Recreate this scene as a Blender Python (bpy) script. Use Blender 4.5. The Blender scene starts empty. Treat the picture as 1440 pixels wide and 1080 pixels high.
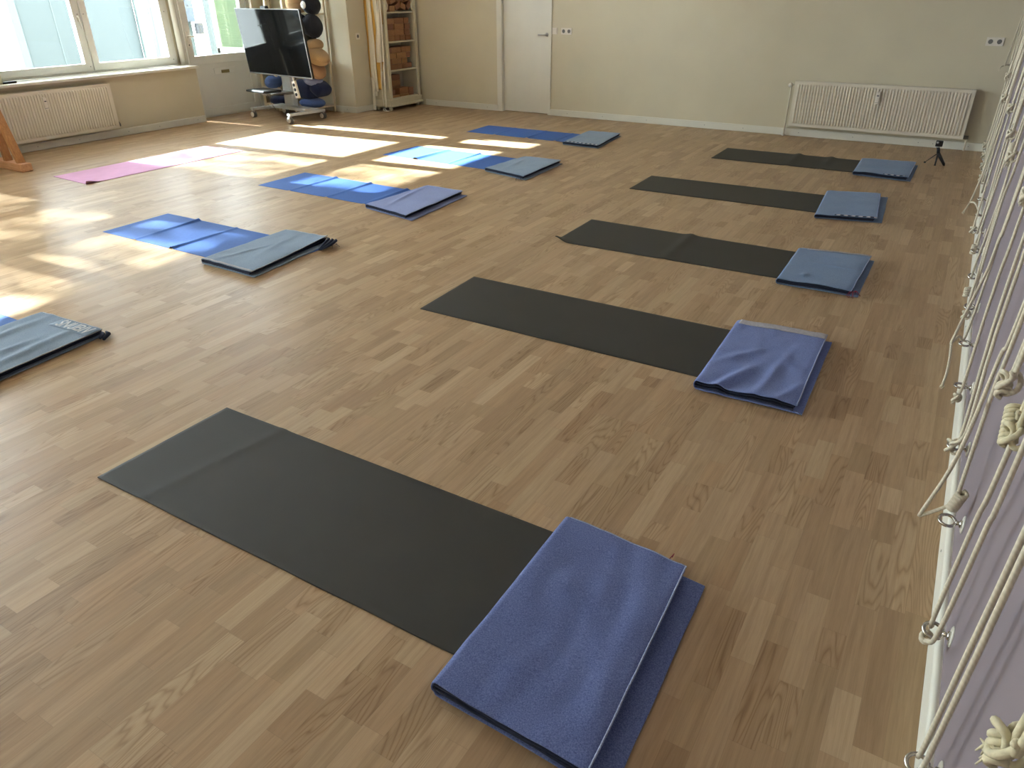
import bpy, bmesh, math, random
from mathutils import Vector, Matrix, noise
from math import pi, sin, cos, radians
random.seed(7)
C = bpy.context.scene.collection
sc = bpy.context.scene

# ------------------------------------------------------------------ helpers
def srgb(r, g, b):
    f = lambda c: ((c/255)/12.92 if c/255 <= .04045 else (((c/255)+.055)/1.055)**2.4)
    return (f(r), f(g), f(b), 1)

class MB:
    """collects shapes; build() links them as ONE mesh object"""
    def __init__(s): s.bm = bmesh.new()
    def box(s, a, b, bev=0, rot=None, seg=2):
        bm = s.bm
        c = [(a[i]+b[i])/2 for i in range(3)]; d = [abs(b[i]-a[i]) for i in range(3)]
        r = bmesh.ops.create_cube(bm, size=1)
        vs = r['verts']
        for v in vs: v.co = Vector((v.co.x*d[0], v.co.y*d[1], v.co.z*d[2]))
        if bev > 0:
            es = list({e for v in vs for e in v.link_edges})
            q = bmesh.ops.bevel(bm, geom=es, offset=min(bev, min(d)*.45), segments=seg, affect='EDGES', profile=.5)
            vs = list({v for f in q['faces'] for v in f.verts} | {v for v in vs if v.is_valid})
        for v in vs:
            co = v.co
            if rot is not None: co = rot @ co
            v.co = co + Vector(c)
        return s
    def tube(s, pts, r, n=10, cap=True, closed=False):
        bm = s.bm; pts = [Vector(p) for p in pts]; N = len(pts)
        rs = r if isinstance(r, (list, tuple)) else [r]*N
        rings = []; up = None
        for i, p in enumerate(pts):
            if closed: t = pts[(i+1) % N]-pts[i-1]
            else: t = pts[min(i+1, N-1)]-pts[max(i-1, 0)]
            t = t.normalized() if t.length > 1e-9 else Vector((0, 0, 1))
            if up is None:
                up = t.cross(Vector((0, 0, 1)))
                if up.length < .1: up = t.cross(Vector((1, 0, 0)))
            up = (up - t*up.dot(t)).normalized(); w = t.cross(up)
            rings.append([bm.verts.new(p+(up*cos(2*pi*k/n)+w*sin(2*pi*k/n))*rs[i]) for k in range(n)])
        for i in range(N if closed else N-1):
            A = rings[i]; B = rings[(i+1) % N]
            for k in range(n): 
                f = bm.faces.new((A[k], A[(k+1) % n], B[(k+1) % n], B[k])); f.smooth = True
        if cap and not closed:
            bm.faces.new(rings[0][::-1]); bm.faces.new(rings[-1])
        return s
    def cyl(s, p, q, r, n=20): return s.tube([p, q], r, n)
    def lathe(s, c, prof, n=28, axis='Z', rot=None):
        bm = s.bm; rings = []
        def mk(x, y, z):
            v = Vector((x, y, z))
            if axis == 'X': v = Vector((z, x, y))
            if axis == 'Y': v = Vector((x, z, y))
            if rot is not None: v = rot @ v
            return bm.verts.new(v+Vector(c))
        for (r, z) in prof:
            if r < 1e-5: rings.append([mk(0, 0, z)])
            else: rings.append([mk(r*cos(2*pi*k/n), r*sin(2*pi*k/n), z) for k in range(n)])
        for A, B in zip(rings, rings[1:]):
            for k in range(n):
                a, b = A[k % len(A)], A[(k+1) % len(A)]; c2, d = B[(k+1) % len(B)], B[k % len(B)]
                vs = []
                for v in (a, b, c2, d):
                    if v not in vs: vs.append(v)
                if len(vs) > 2:
                    f = bm.faces.new(vs); f.smooth = True
        return s
    def quad(s, *p):
        s.bm.faces.new([s.bm.verts.new(q) for q in p]); return s
    def build(s, name, m, parent=None, smooth=False, wn=True):
        bmesh.ops.recalc_face_normals(s.bm, faces=s.bm.faces[:])
        me = bpy.data.meshes.new(name); s.bm.to_mesh(me); s.bm.free()
        me.materials.append(m)
        if smooth:
            for p in me.polygons: p.use_smooth = True
        return link(name, me, parent)

def link(name, me, parent=None):
    o = bpy.data.objects.new(name, me); C.objects.link(o)
    xs = [v.co for v in me.vertices]
    lo = Vector([min(c[i] for c in xs) for i in range(3)]); hi = Vector([max(c[i] for c in xs) for i in range(3)])
    base = Vector(((lo.x+hi.x)/2, (lo.y+hi.y)/2, lo.z))
    me.transform(Matrix.Translation(-base))
    o['w'] = tuple(base)
    if parent is not None:
        o.parent = parent; o.location = base-Vector(parent['w'])
    else: o.location = base
    return o

def thing(name, label, cat, loc, group=None):
    o = bpy.data.objects.new(name, None); C.objects.link(o); o.empty_display_size = .1
    o.location = loc; o['w'] = tuple(loc); tag(o, label, cat, group); return o
def tag(o, label, cat, group=None, kind=None):
    o['label'] = label; o['category'] = cat
    if group: o['group'] = group
    if kind: o['kind'] = kind
    return o
def struct(o, label=None):
    o['kind'] = 'structure'
    if label: o['label'] = label
    return o
def sempty(name, loc, label=None):
    o = bpy.data.objects.new(name, None); C.objects.link(o); o.location = loc; o['w'] = tuple(loc); o['kind'] = 'structure'
    if label: o['label'] = label
    return o
def lab(o, l): o['label'] = l; return o
def copy_tree(o, delta, parent=None):
    c = o.copy(); C.objects.link(c)
    if parent is not None: c.parent = parent
    else:
        c.location = Vector(o.location)+Vector(delta); c['w'] = tuple(Vector(o['w'])+Vector(delta))
    for ch in list(o.children): copy_tree(ch, delta, c)
    return c

# ------------------------------------------------------------------ materials
class NT:
    def __init__(s, name):
        s.m = bpy.data.materials.new(name); s.m.use_nodes = True; s.t = s.m.node_tree
        s.b = s.t.nodes['Principled BSDF']; s.out = s.t.nodes['Material Output']
    def n(s, ty, **k):
        nd = s.t.nodes.new(ty)
        for a, v in k.items(): setattr(nd, a, v)
        return nd
    def L(s, a, b): s.t.links.new(a, b)
    def setin(s, sock, v):
        if hasattr(v, 'is_output') or isinstance(v, bpy.types.NodeSocket): s.L(v, sock)
        else: sock.default_value = v
    def math(s, op, a, b=0.0, c=None):
        nd = s.n('ShaderNodeMath', operation=op); s.setin(nd.inputs[0], a); s.setin(nd.inputs[1], b)
        if c is not None: s.setin(nd.inputs[2], c)
        return nd.outputs[0]
    def vec(s, x, y, z):
        nd = s.n('ShaderNodeCombineXYZ'); s.setin(nd.inputs[0], x); s.setin(nd.inputs[1], y); s.setin(nd.inputs[2], z); return nd.outputs[0]
    def noise(s, v, scale, detail=3, rough=.5, dist=0):
        nd = s.n('ShaderNodeTexNoise'); 
        if v is not None: s.L(v, nd.inputs['Vector'])
        nd.inputs['Scale'].default_value = scale; nd.inputs['Detail'].default_value = detail
        nd.inputs['Roughness'].default_value = rough; nd.inputs['Distortion'].default_value = dist
        return nd.outputs['Fac']
    def white(s, v):
        nd = s.n('ShaderNodeTexWhiteNoise', noise_dimensions='3D'); s.L(v, nd.inputs['Vector']); return nd.outputs['Value']
    def ramp(s, f, stops, interp='LINEAR'):
        nd = s.n('ShaderNodeValToRGB'); s.L(f, nd.inputs[0]); e = nd.color_ramp.elements; nd.color_ramp.interpolation = interp
        while len(e) < len(stops): e.new(.5)
        for el, (p, c) in zip(e, stops): el.position = p; el.color = c if len(c) == 4 else (*c, 1)
        return nd.outputs[0]
    def mix(s, f, a, b, mode='MIX'):
        nd = s.n('ShaderNodeMix', data_type='RGBA', blend_type=mode); s.setin(nd.inputs[0], f)
        s.setin(nd.inputs[6], a); s.setin(nd.inputs[7], b); return nd.outputs[2]
    def bump(s, h, strength=.2, dist=.002):
        nd = s.n('ShaderNodeBump'); s.L(h, nd.inputs['Height']); nd.inputs['Strength'].default_value = strength
        nd.inputs['Distance'].default_value = dist; s.L(nd.outputs[0], s.b.inputs['Normal'])
    def pos(s):
        g = s.n('ShaderNodeNewGeometry'); return g.outputs['Position']

def mat(name, col, rough=.5, metal=0, spec=.5, nz=0, nscale=30, bump=0, bscale=300, bdist=.001, sheen=0):
    t = NT(name); b = t.b
    b.inputs['Roughness'].default_value = rough; b.inputs['Metallic'].default_value = metal
    b.inputs['Specular IOR Level'].default_value = spec
    if sheen: b.inputs['Sheen Weight'].default_value = sheen
    tc = t.n('ShaderNodeTexCoord').outputs['Object']
    f = t.noise(tc, nscale, 3)
    k = max(nz, .03)
    c0 = tuple(x*(1-k) for x in col[:3])+(1,); c1 = tuple(min(1, x*(1+k)) for x in col[:3])+(1,)
    t.L(t.ramp(f, [(.3, c0), (.7, c1)]), b.inputs['Base Color'])
    if bump: t.bump(t.noise(tc, bscale, 2), bump, bdist)
    return t.m

def mat_floor():
    t = NT('oak_parquet'); P = t.pos(); sx = t.n('ShaderNodeSeparateXYZ'); t.L(P, sx.inputs[0])
    x, y = sx.outputs[0], sx.outputs[1]
    W = .0665
    xs = t.math('DIVIDE', x, W); i = t.math('FLOOR', xs); fx = t.math('FRACT', xs)
    r1 = t.white(t.vec(i, 3.1, 0)); r2 = t.white(t.vec(i, 7.7, 2))
    Ln = t.math('MULTIPLY_ADD', r1, .22, .33)
    yy = t.math('ADD', t.math('DIVIDE', y, Ln), t.math('MULTIPLY', r2, 13.0))
    # uneven piece lengths
    j0 = t.math('FLOOR', yy); jr = t.white(t.vec(i, j0, 5)); fy0 = t.math('FRACT', yy)
    cut = t.math('MULTIPLY_ADD', jr, .5, .25)
    sub = t.math('GREATER_THAN', fy0, cut)
    j = t.math('ADD', j0, t.math('MULTIPLY', sub, .5))
    split = t.math('GREATER_THAN', t.white(t.vec(i, j0, 11)), .55)
    j = t.math('ADD', j0, t.math('MULTIPLY', t.math('MULTIPLY', sub, split), .5))
    rnd = t.white(t.vec(i, j, 1)); rnd2 = t.white(t.vec(i, j, 9)); rnd3 = t.white(t.vec(i, j, 17))
    base = t.ramp(rnd, [(0, srgb(166, 138, 107)), (.22, srgb(174, 147, 115)), (.6, srgb(180, 153, 121)), (.9, srgb(185, 159, 127)), (1, srgb(193, 168, 136))])
    tint = t.ramp(rnd2, [(0, (1.02, .99, .965)), (.5, (1, 1, 1)), (1, (.985, 1.0, .985))])
    base = t.mix(1.0, base, tint, 'MULTIPLY')
    # grain, stretched along y
    off = t.math('MULTIPLY', rnd3, 37.0)
    gv = t.vec(t.math('MULTIPLY', x, 42.0), t.math('ADD', t.math('MULTIPLY', y, 2.2), off), off)
    g = t.noise(gv, 1.6, 5, .6, .6)
    cat = t.vec(t.math('MULTIPLY', x, 9.0), t.math('ADD', t.math('MULTIPLY', y, .75), off), off)
    n2 = t.noise(cat, 1.3, 2, .35, .1)
    rings = t.math('FRACT', t.math('MULTIPLY', n2, 26.0))
    rings = t.math('ABSOLUTE', t.math('SUBTRACT', rings, .5))
    rr = t.ramp(rings, [(0, (.66, .59, .51)), (.16, (.90, .87, .83)), (.34, (1, 1, 1))])
    amt = t.math('MULTIPLY', t.math('GREATER_THAN', rnd3, .66), .8)
    gr = t.ramp(g, [(.25, (.78, .74, .69)), (.45, (.96, .95, .93)), (.62, (1.04, 1.04, 1.03)), (.8, (1.12, 1.11, 1.08))])
    c = t.mix(.85, base, gr, 'MULTIPLY'); c = t.mix(amt, c, rr, 'MULTIPLY')
    longs = t.noise(t.vec(t.math('MULTIPLY', x, 55.0), t.math('MULTIPLY', y, .9), 3.0), 1.0, 3, .6)
    c = t.mix(.8, c, t.ramp(longs, [(.3, (.88, .86, .83)), (.5, (1, 1, 1)), (.68, (1.07, 1.06, 1.04))]), 'MULTIPLY')
    fine = t.noise(t.vec(t.math('MULTIPLY', x, 420.0), t.math('MULTIPLY', y, 14.0), off), 1.0, 2)
    c = t.mix(.5, c, t.ramp(fine, [(.35, (.86, .84, .81)), (.55, (1, 1, 1))]), 'MULTIPLY')
    # knots
    v = t.n('ShaderNodeTexVoronoi'); t.L(t.vec(t.math('MULTIPLY', x, 1.6), t.math('MULTIPLY', y, 1.0), 0), v.inputs['Vector']); v.inputs['Scale'].default_value = 2.1
    kn = t.ramp(v.outputs['Distance'], [(0, (.35, .26, .2)), (.014, (.5, .4, .32)), (.035, (1, 1, 1))])
    c = t.mix(.8, c, kn, 'MULTIPLY')
    # seams
    e = t.math('MINIMUM', fx, t.math('SUBTRACT', 1.0, fx)); em = t.math('LESS_THAN', e, .009)
    fy1 = t.math('MULTIPLY', t.math('ABSOLUTE', t.math('SUBTRACT', fy0, cut)), Ln)
    ey = t.math('MULTIPLY', t.math('LESS_THAN', fy1, .0007), split)
    ey2 = t.math('LESS_THAN', t.math('MULTIPLY', t.math('MINIMUM', fy0, t.math('SUBTRACT', 1.0, fy0)), Ln), .0007)
    seam = t.math('MAXIMUM', em, t.math('MAXIMUM', ey, ey2))
    c = t.mix(t.math('MULTIPLY', seam, .22), c, (.12, .08, .05, 1))
    t.L(c, t.b.inputs['Base Color'])
    ro = t.math('MULTIPLY_ADD', g, .12, .33)
    t.L(t.math('ADD', ro, t.math('MULTIPLY', rnd2, .05)), t.b.inputs['Roughness'])
    t.b.inputs['Specular IOR Level'].default_value = .36
    h = t.math('SUBTRACT', t.math('MULTIPLY', g, .3), seam)
    t.bump(h, .12, .0006)
    return t.m

def mat_fabric(name, c0, c1, heather=260, rough=.95, sheen=.15, wave=0):
    t = NT(name); tc = t.n('ShaderNodeTexCoord').outputs['Object']
    f = t.noise(tc, heather, 4, .75)
    big = t.noise(tc, 5, 2)
    c = t.ramp(f, [(.32, c0), (.5, tuple((a+b)/2 for a, b in zip(c0, c1))), (.68, c1)])
    c = t.mix(.5, c, t.ramp(big, [(.3, (.9, .9, .92)), (.7, (1.08, 1.07, 1.05))]), 'MULTIPLY')
    t.L(c, t.b.inputs['Base Color']); t.b.inputs['Roughness'].default_value = rough
    t.b.inputs['Specular IOR Level'].default_value = .1
    t.b.inputs['Sheen Weight'].default_value = sheen; t.b.inputs['Sheen Roughness'].default_value = .5
    t.bump(t.noise(tc, heather*1.6, 3, .7), .6, .0012)
    return t.m

def mat_glass():
    t = NT('window_glass'); tr = t.n('ShaderNodeBsdfTransparent'); tr.inputs[0].default_value = (.93, .97, .96, 1)
    gl = t.n('ShaderNodeBsdfGlossy'); gl.inputs['Roughness'].default_value = .02
    fr = t.n('ShaderNodeFresnel'); fr.inputs[0].default_value = 1.45
    mx = t.n('ShaderNodeMixShader'); t.L(fr.outputs[0], mx.inputs[0]); t.L(tr.outputs[0], mx.inputs[1]); t.L(gl.outputs[0], mx.inputs[2])
    t.L(mx.outputs[0], t.out.inputs[0]); return t.m

def mat_wood(name, a, b, rough=.45, axis=0, scale=6):
    t = NT(name); tc = t.n('ShaderNodeTexCoord').outputs['Object']
    mp = t.n('ShaderNodeMapping'); t.L(tc, mp.inputs[0]); s = [14, 14, 14]; s[axis] = 1.2; mp.inputs['Scale'].default_value = s
    f = t.noise(mp.outputs[0], scale, 4, .6, .8)
    t.L(t.ramp(f, [(.3, a), (.7, b)]), t.b.inputs['Base Color']); t.b.inputs['Roughness'].default_value = rough
    t.bump(f, .1, .001); return t.m

def mat_stripe(name, base, dark, light, axis, freq):
    """woven pattern band"""
    t = NT(name); tc = t.n('ShaderNodeTexCoord').outputs['Object']; sx = t.n('ShaderNodeSeparateXYZ'); t.L(tc, sx.inputs[0])
    f = t.math('FRACT', t.math('MULTIPLY', sx.outputs[axis], freq))
    nz = t.noise(tc, 60, 3)
    f = t.math('ADD', f, t.math('MULTIPLY', t.math('SUBTRACT', nz, .5), .5))
    t.L(t.ramp(f, [(0, dark), (.33, dark), (.4, base), (.6, light), (.9, light), (1, dark)]), t.b.inputs['Base Color'])
    t.b.inputs['Roughness'].default_value = .95; return t.m

M = {}
M['floor'] = mat_floor()
M['wall'] = mat('taupe_wall_paint', srgb(208, 199, 173), .85, nz=.02, nscale=2, bump=.15, bscale=180)
M['wall_l'] = mat('lavender_wall_paint', srgb(131, 119, 124), .8, nz=.02, nscale=2, bump=.12, bscale=160)
M['ceil'] = mat('ceiling_white', srgb(236, 235, 230), .9, nz=.01, nscale=2)
M['trim'] = mat('white_trim_paint', srgb(222, 219, 206), .4, nz=.01, nscale=3)
M['pvc'] = mat('white_window_frame', srgb(222, 221, 212), .35, nz=.01, nscale=3)
M['rad'] = mat('radiator_enamel', srgb(222, 214, 196), .38, nz=.01, nscale=3)
M['plastic'] = mat('white_plastic', srgb(225, 218, 205), .4)
M['greypl'] = mat('grey_plastic', srgb(112, 110, 106), .5)
M['black'] = mat('black_plastic', srgb(22, 22, 24), .45)
M['blackgloss'] = mat('screen_gloss', srgb(14, 16, 18), .07, 0, .11)
M['silver'] = mat('silver_metal', srgb(190, 190, 190), .3, 1)
M['steel'] = mat('steel_ring', srgb(196, 192, 185), .25, 1)
M['grey'] = mat('light_grey_metal', srgb(200, 202, 203), .4, .3)
M['brass'] = mat('brass_plate', srgb(150, 138, 95), .4, .6)
M['glass'] = mat_glass()
M['mat_black'] = mat('black_yoga_mat', srgb(55, 54, 49), .62, spec=.35, nz=.06, nscale=5, bump=.5, bscale=900, bdist=.0006)
M['mat_blue'] = mat('blue_yoga_mat', srgb(62, 102, 172), .68, spec=.3, nz=.05, nscale=40, bump=.5, bscale=600, bdist=.0006)
M['mat_pink'] = mat('pink_yoga_mat', srgb(214, 158, 196), .7, spec=.3, nz=.04, nscale=8, bump=.4, bscale=500, bdist=.0006)
M['bl_royal'] = mat_fabric('royal_blue_wool', srgb(70, 84, 134), srgb(126, 141, 192))
M['bl_royal2'] = mat_fabric('cornflower_blue_wool', srgb(84, 100, 158), srgb(134, 152, 205))
M['bl_steel'] = mat_fabric('steel_blue_wool', srgb(88, 112, 146), srgb(128, 152, 184))
M['bl_grey'] = mat_fabric('grey_blue_wool', srgb(108, 128, 150), srgb(146, 164, 184))
M['bl_peri'] = mat_fabric('periwinkle_wool', srgb(110, 122, 170), srgb(146, 160, 204))
M['hem'] = mat('blanket_stitching', srgb(150, 160, 190), .9, nz=.25, nscale=200)
M['hemgrey'] = mat('pale_blanket_band', srgb(172, 170, 176), .95, nz=.12, nscale=90)
M['letters'] = mat('pale_lettering', srgb(206, 208, 212), .95, nz=.06, nscale=60)
M['hem_gapdark'] = mat('dark_lining_and_gap_shade', srgb(40, 46, 68), .95, nz=.2, nscale=90)  # rolled lining edges and threads; also shade painted between blanket layers
M['thread'] = mat('red_thread', srgb(140, 40, 60), .8)
M['dots'] = mat_stripe('dotted_blanket_band', srgb(120, 125, 150), srgb(40, 44, 60), srgb(190, 185, 190), 0, 19)
M['rope'] = None
t = NT('cotton_rope'); tc = t.n('ShaderNodeTexCoord').outputs['Object']
wv = t.n('ShaderNodeTexWave'); t.L(tc, wv.inputs[0]); wv.bands_direction = 'DIAGONAL'; wv.inputs['Scale'].default_value = 45; wv.inputs['Distortion'].default_value = 3
t.L(t.ramp(wv.outputs['Fac'], [(0, srgb(206, 196, 172)), (1, srgb(216, 206, 184))]), t.b.inputs['Base Color']); t.b.inputs['Roughness'].default_value = .9
t.bump(wv.outputs['Fac'], .12, .001); M['rope'] = t.m
M['ropey'] = mat('old_yellowed_rope', srgb(208, 198, 166), .9, nz=.12, nscale=80, bump=.5, bscale=200, bdist=.002)
M['oak'] = mat_wood('honey_wood', srgb(164, 112, 66), srgb(196, 146, 94), axis=2)
M['oakend'] = mat_wood('honey_wood_foot', srgb(196, 140, 100), srgb(222, 176, 136), axis=0)
M['pine'] = mat_wood('pale_pine', srgb(205, 188, 155), srgb(224, 208, 178), axis=2)
M['shelf'] = mat('cream_shelf_paint', srgb(214, 206, 180), .45, nz=.02, nscale=5)
M['shelf_in'] = mat('shelf_back_panel', srgb(190, 184, 168), .6)
for i, (a, b) in enumerate([((150, 108, 72), (170, 126, 86)), ((138, 96, 66), (156, 112, 78)), ((158, 118, 76), (180, 138, 92)), ((132, 92, 72), (150, 106, 80))]):
    M['block%d' % i] = mat_wood('brown_block_%s' % 'abcd'[i], srgb(*a), srgb(*b), .7, axis=1, scale=9)
M['st_y'] = mat('yellow_webbing', srgb(214, 170, 84), .85, nz=.08, nscale=120)
M['st_w'] = mat('white_webbing', srgb(236, 230, 212), .85, nz=.06, nscale=120)
M['st_b'] = mat('ochre_webbing', srgb(186, 148, 88), .85, nz=.08, nscale=120)
M['c_tan'] = mat_fabric('tan_cotton', srgb(186, 152, 110), srgb(204, 172, 130), 120)
M['c_brown'] = mat_fabric('camel_cotton', srgb(172, 134, 98), srgb(192, 154, 116), 120)
M['c_black'] = mat_fabric('black_cotton', srgb(30, 32, 40), srgb(48, 50, 58), 120)
M['c_navy'] = mat_fabric('navy_cotton', srgb(34, 42, 72), srgb(52, 60, 92), 120)
M['c_olive'] = mat_fabric('olive_cotton', srgb(92, 86, 66), srgb(118, 110, 86), 120)
M['c_blue'] = mat_fabric('blue_cotton', srgb(80, 106, 168), srgb(112, 138, 196), 120)
M['c_lav'] = mat_fabric('lavender_grey_cotton', srgb(128, 136, 170), srgb(152, 158, 188), 120)
M['c_cream'] = mat_fabric('cream_cotton', srgb(206, 198, 186), srgb(224, 216, 204), 120)
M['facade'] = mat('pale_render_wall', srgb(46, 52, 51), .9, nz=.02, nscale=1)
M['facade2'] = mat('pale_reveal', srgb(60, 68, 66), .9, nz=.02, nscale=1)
M['paving'] = mat('pale_paving', srgb(180, 180, 176), .9, nz=.05, nscale=3)
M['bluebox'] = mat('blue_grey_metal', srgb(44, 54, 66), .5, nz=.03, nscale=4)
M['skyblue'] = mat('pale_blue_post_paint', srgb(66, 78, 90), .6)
M['leafg'] = mat('leaf_green', srgb(70, 104, 48), .7, nz=.2, nscale=3)
M['bark'] = mat('tree_bark', srgb(96, 82, 68), .9, nz=.2, nscale=8)
t = NT('green_blind_slats'); t.L(t.ramp(t.noise(t.n('ShaderNodeTexCoord').outputs['Object'], 4), [(.3, srgb(66, 80, 54)), (.7, srgb(72, 86, 58))]), t.b.inputs['Base Color'])
t.b.inputs['Roughness'].default_value = .5; M['blind'] = t.m

# ------------------------------------------------------------------ setting
XL, XR, YB, YF, ZC = -9.12, .285, 9.77, -3.0, 3.2
struct(MB().box((-9.7, YF-.2, -.1), (.6, YB+.2, 0)).build('floor', M['floor']))
struct(MB().box((-9.7, YF-.2, ZC), (.6, YB+.2, ZC+.15)).build('ceiling', M['ceil']))
struct(MB().box((XR, YF-.2, 0), (XR+.2, YB+.2, ZC)).build('wall_right', M['wall_l']))
# back wall with the door opening (x -6.02 .. -5.2)
DX0, DX1, DH = -6.0, -5.21, 2.08
struct(MB().box((-9.7, YB, 0), (DX0, YB+.2, ZC)).box((DX1, YB, 0), (XR, YB+.2, ZC)).box((DX0, YB, DH), (DX1, YB+.2, ZC)).box((DX0, YB+.12, 0), (DX1, YB+.2, DH)).build('wall_back', M['wall']))
struct(MB().box((-9.7, YF-.2, 0), (XR, YF, ZC)).build('wall_front', M['wall']))
# window wall: parapets, piers, lintel
b = MB()
b.box((-9.46, YF, 0), (XL, 6.94, .69))
for y0, y1 in ((YF, -2.2), (.3, .75), (3.25, 4.45)): b.box((-9.46, y0, .69), (XL, y1, 2.75))
b.box((-9.46, YF, 2.75), (XL, 8.22, ZC)); b.box((-9.46, 8.22, 0), (-9.3, 8.56, ZC))
b.box((-9.46, 6.86, .69), (-9.36, 6.962, 2.75))
struct(b.build('wall_left', M['wall']))
struct(MB().box((-9.46, 8.56, 0), (-7.78, YB, ZC)).build('wall_corner', M['wall']), 'taupe pillar block in the back left corner')

def baseboard(name, pts, h=.085, th=.018, screws=()):
    """pts: run of a straight baseboard, list of (a, b, normal)"""
    b = MB()
    for (a, c, nrm) in pts:
        a = Vector((*a, 0)); c = Vector((*c, 0)); nv = Vector((*nrm, 0))*th
        lo = [min(a[i], c[i], (a+nv)[i], (c+nv)[i]) for i in range(2)]; hi = [max(a[i], c[i], (a+nv)[i], (c+nv)[i]) for i in range(2)]
        b.box((lo[0], lo[1], 0), (hi[0], hi[1], h), .006)
    o = struct(b.build(name, M['trim']))
    if screws:
        s = MB()
        for (p, nrm) in screws:
            n3 = Vector((*nrm, 0)); s.cyl(Vector((*p, h*.5)), Vector((*p, h*.5))+n3*.0012, .0045, 10)
        s.build('screw', M['greypl'], o)
    return o
sl = [((XL+.018, y), (1, 0)) for y in [3.6, 4.0, 4.38, 4.6, 5.1, 5.75, 6.2, 6.8]]
baseboard('baseboard_left', [((XL, YF), (XL, 6.94), (1, 0))], .085, .018, sl)
sb = [((x, YB-.018), (0, -1)) for x in [-4.9, -4.35, -3.7, -2.9, -2.4, -1.72, -1.1, -.4, -.25, .1]]
baseboard('baseboard_back', [((DX1+.03, YB), (XR, YB), (0, -1))], .085, .018, sb)
baseboard('baseboard_back_left', [((-7.4, YB), (DX0-.06, YB), (0, -1))], .085, .018, [((-7.2, YB-.018), (0, -1)), ((-6.25, YB-.018), (0, -1))])
baseboard('baseboard_corner', [((-9.3, 8.56), (-7.762, 8.56), (0, -1)), ((-7.78, 8.56), (-7.78, 8.93), (1, 0))], .085, .018, [((-7.95, 8.542), (0, -1))])
# right baseboard: rounded cap strip
o = baseboard('baseboard_right', [((XR, YF), (XR, YB-.018), (-1, 0))], .095, .019, [((XR-.019, y), (-1, 0)) for y in [1.35, 1.78, 2.2, 2.86, 3.4, 4.2, 5.1, 6.0]])
s = MB(); s.tube([(XR-.006, YF+.02, .1), (XR-.006, YB-.03, .1)], .014, 12); s.build('cap_strip', M['trim'], o)

# --- back wall door
d = sempty('door_1', ((DX0+DX1)/2, YB, 0), 'plain white interior door in the back wall')
MB().box((DX0-.012, YB+.045, .008), (DX1-.01, YB+.085, DH-.02), .002).build('door_leaf', M['trim'], d)
b = MB()
b.box((DX0-.07, YB-.012, 0), (DX0-.0, YB+.0, DH+.06), .004)          # casing left
b.box((DX1-.006, YB-.014, 0), (DX1+.03, YB, DH+.06), .004)
b.box((DX0-.07, YB-.012, DH), (DX1+.03, YB, DH+.06), .004)
b.box((DX0, YB-.01, 0), (DX0+.012, YB+.19, DH)).box((DX1-.012, YB-.01, 0), (DX1, YB+.19, DH))
b.build('door_frame', M['trim'], d)
b = MB(); b.tube([(DX1-.07, YB+.045, 1.045), (DX1-.07, YB-.005, 1.045), (DX1-.085, YB-.012, 1.045), (DX1-.18, YB-.012, 1.045)], .009, 10)
b.lathe((DX1-.07, YB+.038, 1.045), [(0, 0), (.024, 0), (.024, .007), (0, .007)], 20, 'Y')
b.build('door_handle', M['silver'], d)
# --- sockets and switches
def socket(x, y, z, gangs, label, rot=0, name='power_socket'):
    s = thing(name, label, 'socket', (x, y, z-.041))
    w = .081*gangs-.0*gangs
    MB().box((x-w/2, y-.009, z-.041), (x+w/2, y, z+.041), .003).build('cover_plate', M['plastic'], s)
    for g in range(gangs):
        cx = x-w/2+.0405+g*.081
        b = MB(); b.lathe((cx, y-.0095, z), [(.0225, .0006), (.0225, -.001), (.0205, -.0012), (0, -.0008)], 22, 'Y')
        b.build('socket_well', M['greypl'], s)
    return s
socket(-4.955, YB, 1.097, 2, 'double white power socket to the right of the white door')
socket(.07, YB, 1.10, 2, 'double white power socket above the right radiator, half behind the ropes')
s = thing('light_switch', 'single white light switch between the white door and the double socket', 'switch', (-5.13, YB, 1.056))
MB().box((-5.17, YB-.009, 1.056), (-5.09, YB, 1.137), .003).build('cover_plate', M['plastic'], s)
MB().box((-5.157, YB-.014, 1.068), (-5.103, YB-.008, 1.125), .003).build('rocker', M['plastic'], s)
s = thing('power_socket', 'white power socket on the pillar beside the hanging yellow strap', 'socket', (-7.78, 8.73, .98))
MB().box((-7.78, 8.69, .98), (-7.771, 8.77, 1.062), .003).build('cover_plate', M['plastic'], s)
b = MB(); b.lathe((-7.772, 8.73, 1.021), [(.0225, 0), (.0225, .002), (.0205, .0022), (0, .0018)], 20, 'X'); b.build('socket_well', M['greypl'], s)

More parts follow.
